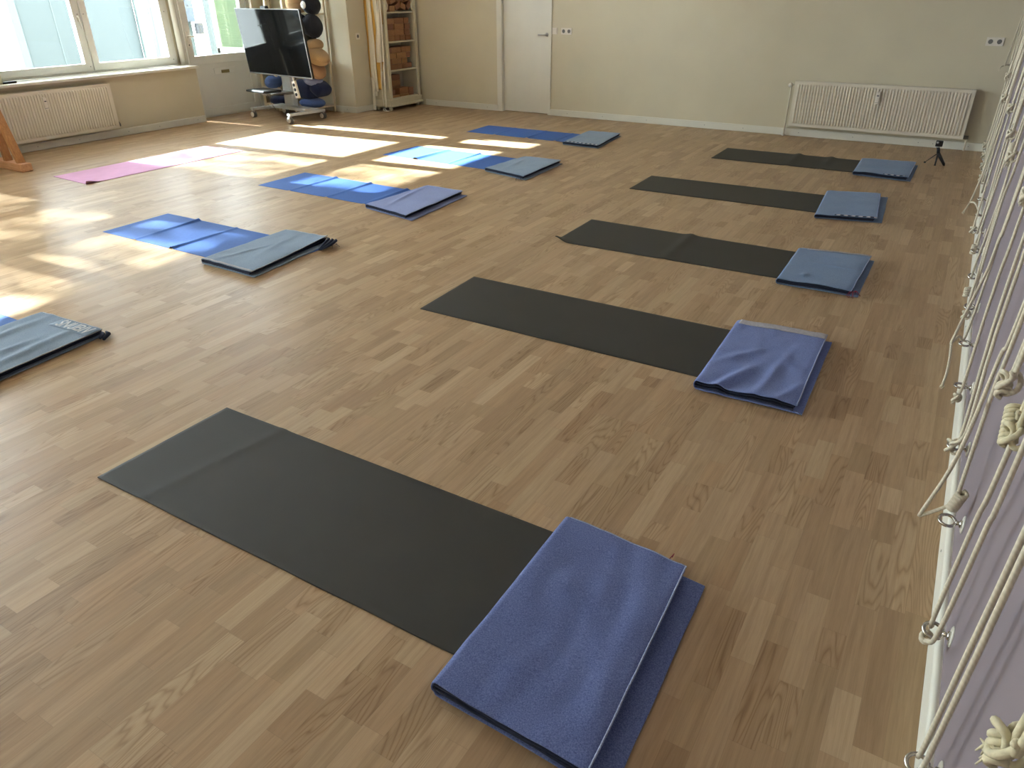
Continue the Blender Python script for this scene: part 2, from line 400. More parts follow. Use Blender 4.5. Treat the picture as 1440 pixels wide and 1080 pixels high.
# --- windows
GX = -9.385    # glazing plane
def window(name, y0, y1, label, mull=None, handle=True):
    w = sempty(name, (GX, (y0+y1)/2, .72), label)
    z0, z1, zt = .725, 2.72, 1.90
    b = MB(); f = .05
    b.box((GX-.04, y0, z0), (GX+.03, y0+f, z1), .004).box((GX-.04, y1-f, z0), (GX+.03, y1, z1), .004)
    b.box((GX-.0395, y0+f-.002, z0+.0005), (GX+.0295, y1-f+.002, z0+.035), .002).box((GX-.0395, y0+f-.002, z1-f), (GX+.0295, y1-f+.002, z1-.0005), .002)
    ym = (y0+y1)/2
    b.box((GX-.039, ym-.02, z0+.03), (GX+.028, ym+.02, z1-f+.01), .002)
    b.box((GX-.038, y0+f-.01, zt+.055), (GX+.027, y1-f+.01, zt+.105), .002)
    b.build('window_frame', M['pvc'], w)
    for k, (a, c) in enumerate(((y0+f-.012, ym-.008), (ym+.008, y1-f+.012))):
        for (q0, q1) in ((z0+.025, zt+.07), (zt+.09, z1-f+.012)):
            s = .083
            b = MB()
            b.box((GX-.03, a, q0), (GX+.045, a+s, q1), .006).box((GX-.03, c-s, q0), (GX+.045, c, q1), .006)
            b.box((GX-.03, a+s-.004, q0+.0005), (GX+.0447, c-s+.004, q0+s), .003).box((GX-.03, a+s-.004, q1-s), (GX+.0447, c-s+.004, q1-.0005), .003)
            # dark gasket line
            sash = b.build('sash', M['pvc'], w)
            g = MB(); e = .006
            for (p, q) in (((a+s-e, q0+s), (a+s, q1-s)), ((c-s, q0+s), (c-s+e, q1-s))): g.box((GX-.005, p[0], p[1]), (GX+.012, q[0], q[1]))
            g.box((GX-.005, a+s, q0+s-e), (GX+.012, c-s, q0+s))
            g.build('gasket', M['greypl'], sash)
            MB().box((GX-.004, a+s-.01, q0+s-.01), (GX+.004, c-s+.01, q1-s+.01)).build('pane', M['glass'], sash)
            if q0 < 1 and k == 0 and handle:
                hb = MB(); hy = c-.04
                hb.box((GX+.044, hy-.014, 1.29), (GX+.056, hy+.014, 1.36), .004)
                hb.tube([(GX+.05, hy, 1.345), (GX+.085, hy, 1.345), (GX+.09, hy, 1.33), (GX+.09, hy, 1.215)], .009, 10)
                hb.build('window_handle', M['plastic'], sash)
            if q0 < 1:
                hb = MB(); hb.cyl((GX+.045, a+.03 if k else a+.03, 1.37), (GX+.048, a+.03, 1.37), .006, 10)
                hb.cyl((GX+.045, c-.03, 1.37), (GX+.048, c-.03, 1.37), .006, 10); hb.cyl((GX+.045, c-.03, q0+.05), (GX+.048, c-.03, q0+.05), .006, 10)
                hb.build('screw_cap', M['greypl'], sash)
    return w
window('window_1', 4.45, 6.86, 'double white window right of the window wall, above the left radiator')
window('window_2', .75, 3.25, 'double white window beside the left mats')
window('window_3', -2.2, .3, 'double white window near the front of the room')
# sill (continuous board)
b = MB(); b.box((-9.40, YF, .69), (-9.04, 6.93, .722), .008)
struct(b.build('trim_1', M['trim']), 'long white window sill board')
# vertical pipe at the end of the sill
o = MB().tube([(-9.30, 6.90, .722), (-9.30, 6.90, 2.75)], .036, 20).build('heating_pipe', M['trim'])
tag(o, 'white vertical pipe standing on the right end of the window sill', 'pipe')
o = MB().box((-9.2, 4.42, .722), (-9.12, 4.60, .742), .006).build('dark_case', M['black']); tag(o, 'small flat dark case lying on the window sill at the far left', 'case')

# --- glazed entrance door
DXp = -9.385
d = sempty('door_2', (DXp, 7.6, 0), 'white glazed entrance door with a letter slot')
b = MB()
b.box((DXp-.05, 6.96, 0), (DXp+.03, 7.03, 2.75), .005).box((DXp-.05, 8.16, 0), (DXp+.04, 8.22, 2.75), .005)
b.box((DXp-.0495, 7.02, 2.69), (DXp+.0295, 8.17, 2.7495), .003).box((DXp-.0495, 7.02, 2.15), (DXp+.0295, 8.17, 2.2), .003).box((DXp-.05, 7.02, 0), (DXp+.02, 8.17, .02), .002)
b.build('door_frame', M['pvc'], d)
b = MB(); y0, y1 = 7.035, 8.15
b.box((DXp-.035, y0, .022), (DXp+.035, y0+.105, 2.14), .005).box((DXp-.035, y1-.09, .022), (DXp+.035, y1, 2.14), .005)
b.box((DXp-.0345, y0+.1, .0225), (DXp+.0345, y1-.085, .12), .003).box((DXp-.0345, y0+.1, .70), (DXp+.0345, y1-.085, .81), .003).box((DXp-.0345, y0+.1, 2.05), (DXp+.0345, y1-.085, 2.1395), .003)
lf = b.build('door_leaf', M['pvc'], d)
MB().box((DXp-.004, y0+.1, .80), (DXp+.004, y1-.085, 2.06)).build('pane', M['glass'], lf)
MB().box((DXp-.004, 7.02, 2.19), (DXp+.004, 8.17, 2.7)).build('pane', M['glass'], d)
MB().box((DXp-.02, y0+.1, .115), (DXp+.022, y1-.085, .705), .002).build('door_panel', M['pvc'], lf)
b = MB(); b.box((DXp+.022, 7.42, .555), (DXp+.03, 7.78, .635), .003); sl_ = b.build('letter_slot', M['pvc'], lf)
lab(MB().box((DXp+.03, 7.54, .565), (DXp+.034, 7.68, .605), .001).build('slot_flap', M['brass'], sl_), 'brass coloured flap')
b = MB(); b.box((DXp+.035, 7.065, .93), (DXp+.043, 7.1, 1.12), .003); b.tube([(DXp+.04, 7.082, 1.06), (DXp+.085, 7.082, 1.06), (DXp+.09, 7.1, 1.06), (DXp+.09, 7.21, 1.06)], .009, 10)
b.build('door_handle', M['plastic'], lf)
MB().cyl((DXp+.043, 7.082, .955), (DXp+.046, 7.082, .955), .009, 12).build('keyhole', M['black'], lf)

# ------------------------------------------------------------------ outside
struct(MB().box((-60, -30, -.3), (-9.7, 40, -.12)).build('ground', M['paving']), 'bright pale paving outside')
PX = -13.5
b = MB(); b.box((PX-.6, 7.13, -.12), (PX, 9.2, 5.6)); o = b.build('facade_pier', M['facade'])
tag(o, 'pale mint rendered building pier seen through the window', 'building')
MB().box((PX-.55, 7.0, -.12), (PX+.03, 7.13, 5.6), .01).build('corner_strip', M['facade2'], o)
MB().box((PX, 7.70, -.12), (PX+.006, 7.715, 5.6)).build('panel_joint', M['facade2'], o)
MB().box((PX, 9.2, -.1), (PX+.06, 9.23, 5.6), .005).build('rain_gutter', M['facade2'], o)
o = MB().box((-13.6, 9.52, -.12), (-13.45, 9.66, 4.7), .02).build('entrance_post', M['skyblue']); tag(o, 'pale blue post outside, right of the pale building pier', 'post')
# return wall beside the entrance with the green blind
YW = 8.3
b = MB()
b.box((-10.45, YW, -.12), (-10.27, YW+.2, 3.2)); b.box((-9.6, YW, -.12), (-9.47, YW+.2, 3.2)); b.box((-10.27, YW, -.12), (-9.6, YW+.2, .74)); b.box((-10.27, YW, 2.3), (-9.6, YW+.2, 3.2))
o = b.build('outer_return_wall', M['facade']); tag(o, 'pale outer wall beside the entrance door holding the green blind window', 'wall')
w = thing('outer_window', 'white framed window with a pale green slatted blind outside the glazed door', 'window', (-9.93, YW, .74))
b = MB(); b.box((-10.27, YW-.02, .74), (-10.20, YW+.05, 2.3), .005).box((-9.66, YW-.02, .74), (-9.6, YW+.05, 2.3), .005).box((-10.27, YW-.02, .74), (-9.6, YW+.05, .83), .005).box((-10.27, YW-.02, 2.24), (-9.6, YW+.05, 2.3), .005)
b.build('window_frame', M['pvc'], w)
b = MB(); z = .845
while z < 2.24:
    b.box((-10.19, YW+.0, z), (-9.67, YW+.022, z+.0015), 0, Matrix.Rotation(radians(-50), 3, 'X')); z += .019
bl = b.build('slatted_blind', M['blind'], w)
MB().box((-10.19, YW-.004, .832), (-9.67, YW+.012, .845), .002).build('bottom_rail', M['blind'], bl)
MB().box((-10.2, YW+.045, .83), (-9.66, YW+.05, 2.24)).build('pane', M['facade2'], w)
# letter box / meter cabinet on a wall piece
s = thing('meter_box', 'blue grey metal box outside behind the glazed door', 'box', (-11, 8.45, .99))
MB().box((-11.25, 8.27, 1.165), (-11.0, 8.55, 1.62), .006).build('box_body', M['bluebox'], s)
for yy in (8.36, 8.45): MB().cyl((-11.0, yy, 1.4), (-10.995, yy, 1.4), .012).build('rivet', M['black'], s)
MB().box((-11.0, 8.5, .99), (-10.9, 8.6, 1.15), .006).build('lock_box', M['black'], s)
MB().box((-11.15, 8.4, -.12), (-11.05, 8.5, 1.17), .006).build('stand', M['facade2'], s)
# slatted grille far left
s = thing('air_grille', 'dark grey slatted metal unit outside at the far left window edge', 'vent', (-11.6, 5.62, -.12))
MB().box((-12.0, 5.2, -.12), (-11.6, 5.66, 1.16), .02).build('housing', M['greypl'], s)
for k in range(5): MB().box((-11.6, 5.25, .3+.17*k), (-11.57, 5.62, .36+.17*k), .004).build('slat', M['black'], s)
# unseen tree added past the paving to dapple and dim the sun patches
tr = thing('dapple_tree', 'added unseen leafy tree beyond the windows, dappling the sun', 'tree', (-22.5, 1.1, -.12))
b = MB(); b.tube([(-22.5, 1.1, -.12), (-22.45, 1.15, 3), (-22.5, 1.05, 6), (-22.4, 1.2, 9.5)], [.22, .17, .13, .05], 12)
for k in range(9):
    a = k*2.3; z = 5.2+k*.5; b.tube([(-22.5, 1.1, z), (-22.5+.7*cos(a), 1.1+.9*sin(a), z+.7), (-22.5+1.3*cos(a), 1.1+1.9*sin(a), z+1.3)], [.06, .04, .015], 7)
b.build('trunk', M['bark'], tr)
b = MB(); rnd = random.Random(3)
for k in range(8200):
    while 1:
        u, v, w_ = [rnd.uniform(-1, 1) for _ in range(3)]
        if u*u+v*v+w_*w_ < 1: break
    c = Vector((-22.5+1.6*u, 2.25+2.6*v, 8.3+2.2*w_)); s_ = .07
    R_ = Matrix.Rotation(rnd.uniform(0, 6.28), 3, 'Z') @ Matrix.Rotation(rnd.uniform(0, 3.1), 3, 'X')
    b.quad(*[c+R_ @ Vector(p) for p in ((-s_, 0, 0), (0, -s_*.6, .01), (s_, 0, 0), (0, s_*.6, .01))])
o = b.build('foliage', M['leafg'], tr); o['kind'] = 'stuff'

# ------------------------------------------------------------------ radiators
def ribbed(L, H, n):
    """front sheet in local (u along, v up, depth out) with vertical pressed ribs"""
    pts = []; m = .035
    prof = [(0, 0)]
    pitch = (L-2*m)/n
    for k in range(n):
        u = m+k*pitch
        prof += [(u+pitch*.08, 0), (u+pitch*.26, 1), (u+pitch*.62, 1), (u+pitch*.80, 0)]
    prof.append((L, 0)); return prof
def radiator(label, to_world, L, H, dep, n, meter_u, side_pipe, cat='radiator'):
    """to_world(u, v, d): u along, v up, d out from the wall"""
    W3 = to_world
    c = W3(L/2, 0, 0)
    r = thing('radiator', label, 'radiator', (c[0], c[1], c[2]))
    bm = bmesh.new(); prof = ribbed(L, H, n); rows = [(0, 0), (.03, 0), (.048, 1), (H-.048, 1), (H-.03, 0), (H, 0)]
    grid = [[bm.verts.new(W3(u, v, dep+.011*(a*e))) for (u, a) in prof] for (v, e) in rows]
    for i in range(len(rows)-1):
        for j in range(len(prof)-1): bm.faces.new((grid[i][j], grid[i][j+1], grid[i+1][j+1], grid[i+1][j]))
    # sides folding back
    for (A, B) in ((grid[0], 'b'), (grid[-1], 't')): pass
    def strip(a, b_, dd):
        v = [bm.verts.new(W3(*a, dep)), bm.verts.new(W3(*b_, dep)), bm.verts.new(W3(*b_, dep-dd)), bm.verts.new(W3(*a, dep-dd))]; bm.faces.new(v)
    strip((0, 0), (L, 0), .03); strip((0, 0), (0, H), .03); strip((L, 0), (L, H), .03)
    bmesh.ops.remove_doubles(bm, verts=bm.verts, dist=.0002); bmesh.ops.recalc_face_normals(bm, faces=bm.faces)
    me = bpy.data.meshes.new('front_panel'); bm.to_mesh(me); bm.free(); me.materials.append(M['rad'])
    link('front_panel', me, r)
    def bx(u0, v0, d0, u1, v1, d1, bev=.003):
        a = W3(u0, v0, d0); b_ = W3(u1, v1, d1)
        return a, b_
    b = MB(); a = W3(.01, .01, .03); e = W3(L-.01, H-.02, .05); b.box(a, e, .004); b.build('rear_panel', M['rad'], r)
    b = MB()
    for k in range(int(L/.05)):
        u = .03+k*.05; b.box(W3(u, .04, .05), W3(u+.004, H-.03, dep-.004))
    b.build('convector_fins', M['rad'], r)
    b = MB(); b.box(W3(0, H, .028), W3(L, H-.022, .034)); b.box(W3(0, H, dep+.002), W3(L, H-.022, dep-.004), .002)
    for k in range(int(L/.022)): b.box(W3(.004+k*.022, H-.001, .03), W3(.012+k*.022, H-.005, dep))
    b.build('top_grille', M['rad'], r)
    MB().box(W3(0, 0, .028), W3(.004, H, dep), .001).build('side_cover', M['rad'], r); MB().box(W3(L-.004, 0, .028), W3(L, H, dep), .001).build('side_cover', M['rad'], r)
    # heat cost meter
    b = MB(); b.box(W3(meter_u-.02, H-.20, dep+.008), W3(meter_u+.02, H-.07, dep+.036), .006); hm = b.build('heat_meter', M['plastic'], r)
    MB().box(W3(meter_u-.012, H-.115, dep+.035), W3(meter_u+.012, H-.105, dep+.038)).build('meter_display', M['black'], hm)
    MB().box(W3(meter_u-.019, H-.185, dep+.034), W3(meter_u+.019, H-.181, dep+.0375)).build('meter_joint', M['greypl'], hm)
    # brackets
    for u in (L*.15, L*.85): MB().box(W3(u-.015, .05, .002), W3(u+.015, H-.06, .04), .002).build('wall_bracket', M['rad'], r)
    return r
rr = radiator('white ribbed radiator low on the back wall at the right', lambda u, v, d: Vector((-1.845+u, YB-d, .125+v)), 1.875, .51, .1, 56, .93, True)
# pipes of the right radiator
b = MB(); b.tube([(-1.89, YB-.045, 0), (-1.89, YB-.045, .50), (-1.89, YB-.05, .56)], .0095, 12)
b.lathe((-1.89, YB-.045, 0), [(0, 0), (.02, 0), (.02, .018), (.011, .022)], 16); b.tube([(-1.89, YB-.05, .58), (-1.83, YB-.05, .58)], .011, 12)
b.build('supply_pipe', M['rad'], rr)
b = MB(); b.lathe((-1.893, YB-.065, .585), [(0, -.045), (.021, -.045), (.024, -.038), (.024, -.005), (.018, .01), (0, .012)], 22, 'Y'); b.build('thermostat_knob', M['plastic'], rr)
b = MB(); b.tube([(.04, YB-.05, .14), (.06, YB-.05, .14), (.065, YB-.05, .12), (.065, YB-.05, 0)], .0095, 12); b.build('return_pipe', M['rad'], rr); MB().box((.03, YB-.065, .125), (.078, YB-.035, .16), .004).build('valve', M['greypl'], rr)
rl = radiator('white ribbed radiator below the window sill on the left', lambda u, v, d: Vector((XL+d, 5.60-u, .115+v)), 2.0, .515, .1, 60, .83, True)
b = MB(); b.box((XL+.035, 5.6, .125), (XL+.07, 5.64, .16), .004); b.tube([(XL+.05, 5.62, .14), (XL+.05, 5.635, .16), (XL+.02, 5.635, .19)], .009, 10); b.build('valve', M['greypl'], rl)

# ------------------------------------------------------------------ yoga mats
def sstep(a, b, x):
    t_ = max(0, min(1, (x-a)/(b-a))); return t_*t_*(3-2*t_)
def yoga_mat(q, th, m, label, group, nx=90, ny=30, seed=0, wave=.0012, ridges=(), curl=None, name='yoga_mat'):
    """q: near-left, far-left, far-right, near-right corners on the floor"""
    bm = bmesh.new(); a, b_, c, d = [Vector(p) for p in q]
    xs = [0, .0015]+[i/nx for i in range(1, nx)]+[.9985, 1]; ys = [0, .004]+[i/ny for i in range(1, ny)]+[.996, 1]
    def P(u, v):
        p = a*(1-u)*(1-v)+b_*(1-u)*v+c*u*v+d*u*(1-v)
        z = .0005+wave*(1+noise.noise(Vector((u*5+seed, v*2, seed))))*.5
        ex = 0
        for (u0, h, w, sk, pw) in ridges:
            du = (u-u0-sk*(v-.5)); zz = h*math.exp(-(du/w)**2)*(.35+.65*abs(v-pw)); z += zz
        if curl:
            cu, cv, h, r_ = curl; dd = math.hypot((u-cu)*3, (v-cv)); z += h*sstep(r_, 0, dd)**2
        # slightly uneven rim
        wob = .0015*noise.noise(Vector((u*9, v*9, seed+3)))
        return Vector((p.x+wob, p.y+wob, z))
    top = []; bot = []
    for v in ys:
        rt = []; rb = []
        for u in xs:
            p = P(u, v); edge = (u in (0, 1) or v in (0, 1))
            rt.append(bm.verts.new(p+Vector((0, 0, th*(.72 if edge else 1))))); rb.append(bm.verts.new(p))
        top.append(rt); bot.append(rb)
    n, m_ = len(ys), len(xs)
    for i in range(n-1):
        for j in range(m_-1):
            bm.faces.new((top[i][j], top[i][j+1], top[i+1][j+1], top[i+1][j])); bm.faces.new((bot[i][j], bot[i+1][j], bot[i+1][j+1], bot[i][j+1]))
    for j in range(m_-1):
        bm.faces.new((bot[0][j], bot[0][j+1], top[0][j+1], top[0][j])); bm.faces.new((top[-1][j], top[-1][j+1], bot[-1][j+1], bot[-1][j]))
    for i in range(n-1):
        bm.faces.new((top[i][0], top[i+1][0], bot[i+1][0], bot[i][0])); bm.faces.new((bot[i][-1], bot[i+1][-1], top[i+1][-1], top[i][-1]))
    bmesh.ops.recalc_face_normals(bm, faces=bm.faces)
    for f in bm.faces: f.smooth = True
    me = bpy.data.meshes.new(name); bm.to_mesh(me); bm.free(); me.materials.append(m)
    o = link(name, me); tag(o, label, 'yoga mat', group); return o
g1 = 'black yoga mats in the row beside the rope wall'
yoga_mat([(-2.494, 1.107), (-2.489, 1.709), (-.66, 1.701), (-.66, 1.110)], .0055, M['mat_black'], 'black yoga mat nearest the viewer, its end under the large royal blue blanket', g1, seed=1, ridges=[(.17, .005, .012, .05, .4)])
yoga_mat([(-2.432, 3.037), (-2.453, 3.630), (-.62, 3.634), (-.60, 3.032)], .005, M['mat_black'], 'black yoga mat second from the viewer, under the blue blanket with a grey edge band', g1, seed=2, wave=.0008)
yoga_mat([(-2.352, 4.548), (-2.358, 5.182), (-.53, 5.150), (-.53, 4.572)], .005, M['mat_black'], 'black yoga mat third from the viewer with a curled-up near left corner', g1, seed=3, ridges=[(.45, .012, .02, 0, 0)], curl=(0, 0, .035, .22))
yoga_mat([(-2.489, 6.266), (-2.502, 6.849), (-.68, 6.893), (-.66, 6.274)], .005, M['mat_black'], 'black yoga mat fourth from the viewer, second from the right radiator', g1, seed=4, wave=.0008)
yoga_mat([(-2.251, 7.955), (-2.255, 8.584), (-.5, 8.594), (-.5, 7.972)], .005, M['mat_black'], 'black yoga mat farthest back, closest to the right radiator', g1, seed=5, ridges=[(.45, .014, .02, 0, 0), (.64, .012, .02, 0, 0)])
g2 = 'blue yoga mats in the middle row'
def rdg(h, ps): return [(u, h, .008, sk, pw) for u, sk, pw in ps]
yoga_mat([(-5.46, 1.18), (-5.45, 1.775), (-3.75, 1.775), (-3.75, 1.18)], .002, M['mat_blue'], 'blue yoga mat at the left picture edge, under the lettered grey-blue blanket', g2, seed=6)
yoga_mat([(-5.453, 3.032), (-5.462, 3.613), (-3.70, 3.615), (-3.72, 3.027)], .002, M['mat_blue'], 'creased blue yoga mat nearest the viewer with two raised folds, half sunlit', g2, seed=7, ridges=[(.225, .016, .009, -.01, .1), (.47, .017, .009, .0, .95)], nx=160)
yoga_mat([(-5.573, 4.672), (-5.573, 5.280), (-3.75, 5.22), (-3.76, 4.638)], .002, M['mat_blue'], 'creased blue yoga mat second in its row, under the periwinkle blanket', g2, seed=8, ridges=[(.235, .014, .009, .01, .1), (.485, .016, .010, .0, .2), (.73, .012, .012, 0, 0)], nx=160)
yoga_mat([(-5.471, 6.363), (-5.44, 6.95), (-3.65, 6.90), (-3.65, 6.27)], .002, M['mat_blue'], 'blue yoga mat third in its row, lying in the bright sun patch', g2, seed=9, ridges=[(.26, .02, .02, 0, 1.0), (.50, .014, .009, 0, .1)], nx=160)
yoga_mat([(-5.465, 8.023), (-5.481, 8.577), (-3.72, 8.567), (-3.68, 8.006)], .002, M['mat_blue'], 'dark blue yoga mat farthest back, in the shade in front of the white door', g2, seed=10, ridges=[(.24, .008, .01, 0, .9), (.5, .010, .01, 0, .9), (.72, .01, .01, 0, .9)], nx=160)
yoga_mat([(-7.626, 3.913), (-7.62, 5.73), (-6.998, 5.742), (-7.021, 3.883)], .003, M['mat_pink'], 'pink yoga mat by the windows, its far end washed out by sun', None, nx=30, ny=90, seed=11, curl=(1, 0, .028, .12))

# ------------------------------------------------------------------ folded blankets
def blanket(q, mt, label, flap=.97, inner=(.99, .985), t=.0085, seed=0, amp=.008, hem='hem', top_skew=0, extras=None, curlr=0, ny=70, nxs=46, bumps=(), low=1.0, puff=0, ends=True):
    """q: near-left, far-left, far-right, near-right (top face outline). two sheets nested round the left fold, their
    open edges on the right"""
    A, B_, C_, D_ = [Vector((*p, 0)) for p in q]
    L = (D_-A).length; inner = (flap-.02, flap-.01)
    def P(u, v): return A*(1-u)*(1-v)+B_*(1-u)*v+C_*u*v+D_*u*(1-v)
    sp = t*1.12
    H = 4*sp
    def wav(u, v):
        z = amp*(noise.noise(Vector((u*2.2+seed, v*3.1, seed*1.7)))*.5+.5)
        z += amp*.35*(noise.noise(Vector((u*7+seed, v*7, seed))))
        for (u0, v0, du, dv, h, an) in bumps:
            x = (u-u0)*cos(an)+(v-v0)*sin(an); y = -(u-u0)*sin(an)+(v-v0)*cos(an)
            z += h*math.exp(-(x/du)**2-(y/dv)**2)
        z += puff*math.exp(-((v)/.1)**2)*(.5+.5*sin(u*9+seed))
        return max(0, z)
    def sheet(k):
        # k=0 outer (levels 0 and 3), k=1 inner (levels 1 and 2)
        path = []
        z0 = sp*(.5+k); z1 = sp*(3.5-k)
        e0 = low if k == 0 else inner[0]*low; e1 = flap if k == 0 else inner[1]*low
        r = (z1-z0)/2; x0 = (r+k*.0035+.002)/L
        for i in range(nxs+1): path.append((e0+(x0-e0)*(i/nxs), z0, 0))
        for i in range(1, 8):
            a = pi*i/8; path.append((x0-sin(a)*r/L, (z0+z1)/2-cos(a)*r, a))
        for i in range(nxs+1): path.append((x0+(e1-x0)*(i/nxs), z1, pi))
        return path
    bm = bmesh.new()
    edge_top = []; far_top = []; near_top = []; Ptop = {}
    for k in (0, 1):
        path = sheet(k); grid = []
        for j in range(ny+1):
            v = j/ny; row = []
            for i, (u, z, a) in enumerate(path):
                vv = v
                # inner layers stop slightly short and wander
                ed = .006*noise.noise(Vector((u*3, z*200+k, seed)))
                vv = v*(1-.006*k)+.003*k+(ed*(1-2*v))
                sk = top_skew*(v-.5)*u if a == pi and k == 0 else 0
                uw = u+.006*noise.noise(Vector((v*5, z*100, seed+2)))*(1 if u > .5 else .25)+sk
                p = P(uw, vv)
                fl_ = z/H
                drop = -.35*sp*sstep(.93, 1.0, u/max(flap, .9)) if (a == pi and k == 0) else 0
                zz = z+wav(u, v)*fl_**.8+drop+.004*fl_
                zz = max(zz, .6*t+z*.2)
                if curlr and a == pi: zz += curlr*sstep(.86, 1, u)*sstep(.45, 1, v)*fl_
                row.append(bm.verts.new((p.x, p.y, zz)))
            grid.append(row)
        for j in range(ny):
            for i in range(len(path)-1):
                f = bm.faces.new((grid[j][i], grid[j][i+1], grid[j+1][i+1], grid[j+1][i])); f.smooth = True; f.material_index = k  # inner sheet coloured dark to paint shade into the layer gaps
        if k == 0:
            edge_top = [r_[-1].co.copy() for r_ in grid]; n0 = nxs+9
            far_top = [v_.co.copy() for v_ in grid[-1][n0:]]; near_top = [v_.co.copy() for v_ in grid[0][n0:]]
            low_edge = [r_[0].co.copy() for r_ in grid]; low_near = [v_.co.copy() for v_ in grid[0][:nxs]]
            G = [[v_.co.copy() for v_ in r_[n0:]] for r_ in grid]
    me = bpy.data.meshes.new('folded_blanket'); bm.to_mesh(me); bm.free(); me.materials.append(mt); me.materials.append(M['hem_gapdark'])
    o = link('folded_blanket', me); tag(o, label, 'blanket', 'blue blankets folded on the mat ends')
    md = o.modifiers.new('cloth', 'SOLIDIFY'); md.thickness = t*.5; md.offset = 0; md.use_even_offset = False
    md2 = o.modifiers.new('round', 'BEVEL'); md2.width = t*.3; md2.segments = 2; md2.limit_method = 'ANGLE'; md2.angle_limit = radians(50)
    if hem:
        b = MB(); up = Vector((0, 0, t*.30))
        b.tube([p+up for p in edge_top], .0028, 6).tube([p+up*.6 for p in far_top], .0026, 6)
        b.build('stitched_hem', M[hem], o)
    o['G'] = 0
    return o, G, near_top, far_top, edge_top, low_edge
def band(o, G, v0, v1, u0, u1, m, name, lift=.0045, label=None):
    """a woven band lying on the top sheet"""
    ny = len(G)-1; nx = len(G[0])-1; bm = bmesh.new(); rows = []
    js = [v0*ny+(v1*ny-v0*ny)*i/6 for i in range(7)]
    for j in js:
        j0 = min(int(j), ny-1); fj = j-j0; row = []
        for i in range(int(u0*nx), int(u1*nx)+1):
            p = G[j0][i].lerp(G[j0+1][i], fj); row.append(bm.verts.new((p.x, p.y, p.z+lift)))
        rows.append(row)
    for a, c in zip(rows, rows[1:]):
        for i in range(len(a)-1): f = bm.faces.new((a[i], a[i+1], c[i+1], c[i])); f.smooth = True
    me = bpy.data.meshes.new(name); bm.to_mesh(me); bm.free(); me.materials.append(m)
    c = link(name, me, o); md = c.modifiers.new('t', 'SOLIDIFY'); md.thickness = .0016; md.offset = 0
    if label: lab(c, label)
    return c
def fringe(o, p, n, m, rad=.0012, ln=.04, seed=1):
    r_ = random.Random(seed); b = MB()
    for k in range(n):
        a = r_.uniform(0, 6.28); q = Vector(p)+Vector((r_.uniform(-.01, .01), r_.uniform(-.01, .01), 0))
        b.tube([q, q+Vector((cos(a)*ln*.4, sin(a)*ln*.4, .004)), q+Vector((cos(a+.6)*ln, sin(a+.6)*ln, -p[2]+.004))], rad, 5)
    return b.build('loose_thread', m, o)

# 1 nearest, royal blue
o, G, nt_, ft, et, le = blanket([(-.835, .975), (-.842, 1.750), (-.338, 1.712), (-.318, .955)], M['bl_royal'],
    'large royal blue wool blanket at the front, top flap shorter than the layers under it', flap=.875, inner=(.93, .865), t=.011, seed=1, amp=.011, top_skew=-.02, ny=110, nxs=80, puff=.004,
    bumps=[(.75, .45, .07, .5, .005, .1), (.3, .2, .3, .08, .004, .1)])
fringe(o, (-.46, 1.745, .045), 1, M['thread'], .0014, .035, 3)
lab(o.children[-1], 'dark red loose thread')
# 2 cornflower with grey band
o, G, nt_, ft, et, le = blanket([(-.775, 2.905), (-.799, 3.700), (-.312, 3.738), (-.296, 2.912)], M['bl_royal2'],
    'cornflower blue folded blanket with a pale grey band along its far edge', flap=.94, inner=(.965, .935), t=.009, seed=2, amp=.010, ny=90, nxs=60, puff=.012,
    bumps=[(.30, .12, .05, .25, .020, -.55), (.62, .30, .05, .3, .010, -.2), (.25, .45, .04, .22, .010, -.9), (.85, .15, .04, .2, .008, -.6)])
band(o, G, .925, 1.0, 0, 1, M['hemgrey'], 'edge_band', .0055, 'pale grey band')
fringe(o, (-.33, 2.90, .02), 3, M['hem_gapdark'], .0012, .03, 4)
# 3 steel blue
o, G, nt_, ft, et, le = blanket([(-.767, 4.462), (-.777, 5.150), (-.293, 5.216), (-.292, 4.47)], M['bl_steel'],
    'steel blue folded blanket on the third black mat, corner bunched with threads', flap=.93, inner=(.955, .925), t=.008, seed=3, amp=.006, puff=.006, top_skew=.04,
    bumps=[(.6, .55, .3, .02, .006, -.1), (.3, .2, .05, .06, .008, 0), (.55, .8, .05, .03, .006, 0)])
fringe(o, (-.32, 4.48, .03), 9, M['thread'], .0014, .035, 5); lab(o.children[-1], 'reddish loose threads')
band(o, G, .965, 1.0, .1, 1, M['hemgrey'], 'edge_band', .0052, 'pale edge strip')
# 4 steel blue, dotted near edge
o, G, nt_, ft, et, le = blanket([(-.846, 6.095), (-.90, 6.93), (-.415, 7.075), (-.36, 6.205)], M['bl_steel'],
    'steel blue folded blanket with a dotted light and dark band on its near edge', flap=.89, inner=(.95, .87), t=.0072, seed=4, amp=.006, top_skew=-.04)
band(o, G, 0, .032, .3, 1, M['dots'], 'dotted_band', .0052, 'dotted light and dark woven band')
# 5 farthest of the right row
o, G, nt_, ft, et, le = blanket([(-.819, 7.845), (-.835, 8.545), (-.30, 8.61), (-.303, 7.80)], M['bl_steel'],
    'steel blue folded blanket farthest back, next to the small black tripod', flap=.95, inner=(.96, .93), t=.0075, seed=5, amp=.010, puff=.006)
band(o, G, 0, .035, .55, .95, M['dots'], 'dotted_band', .0052, 'dotted woven band')
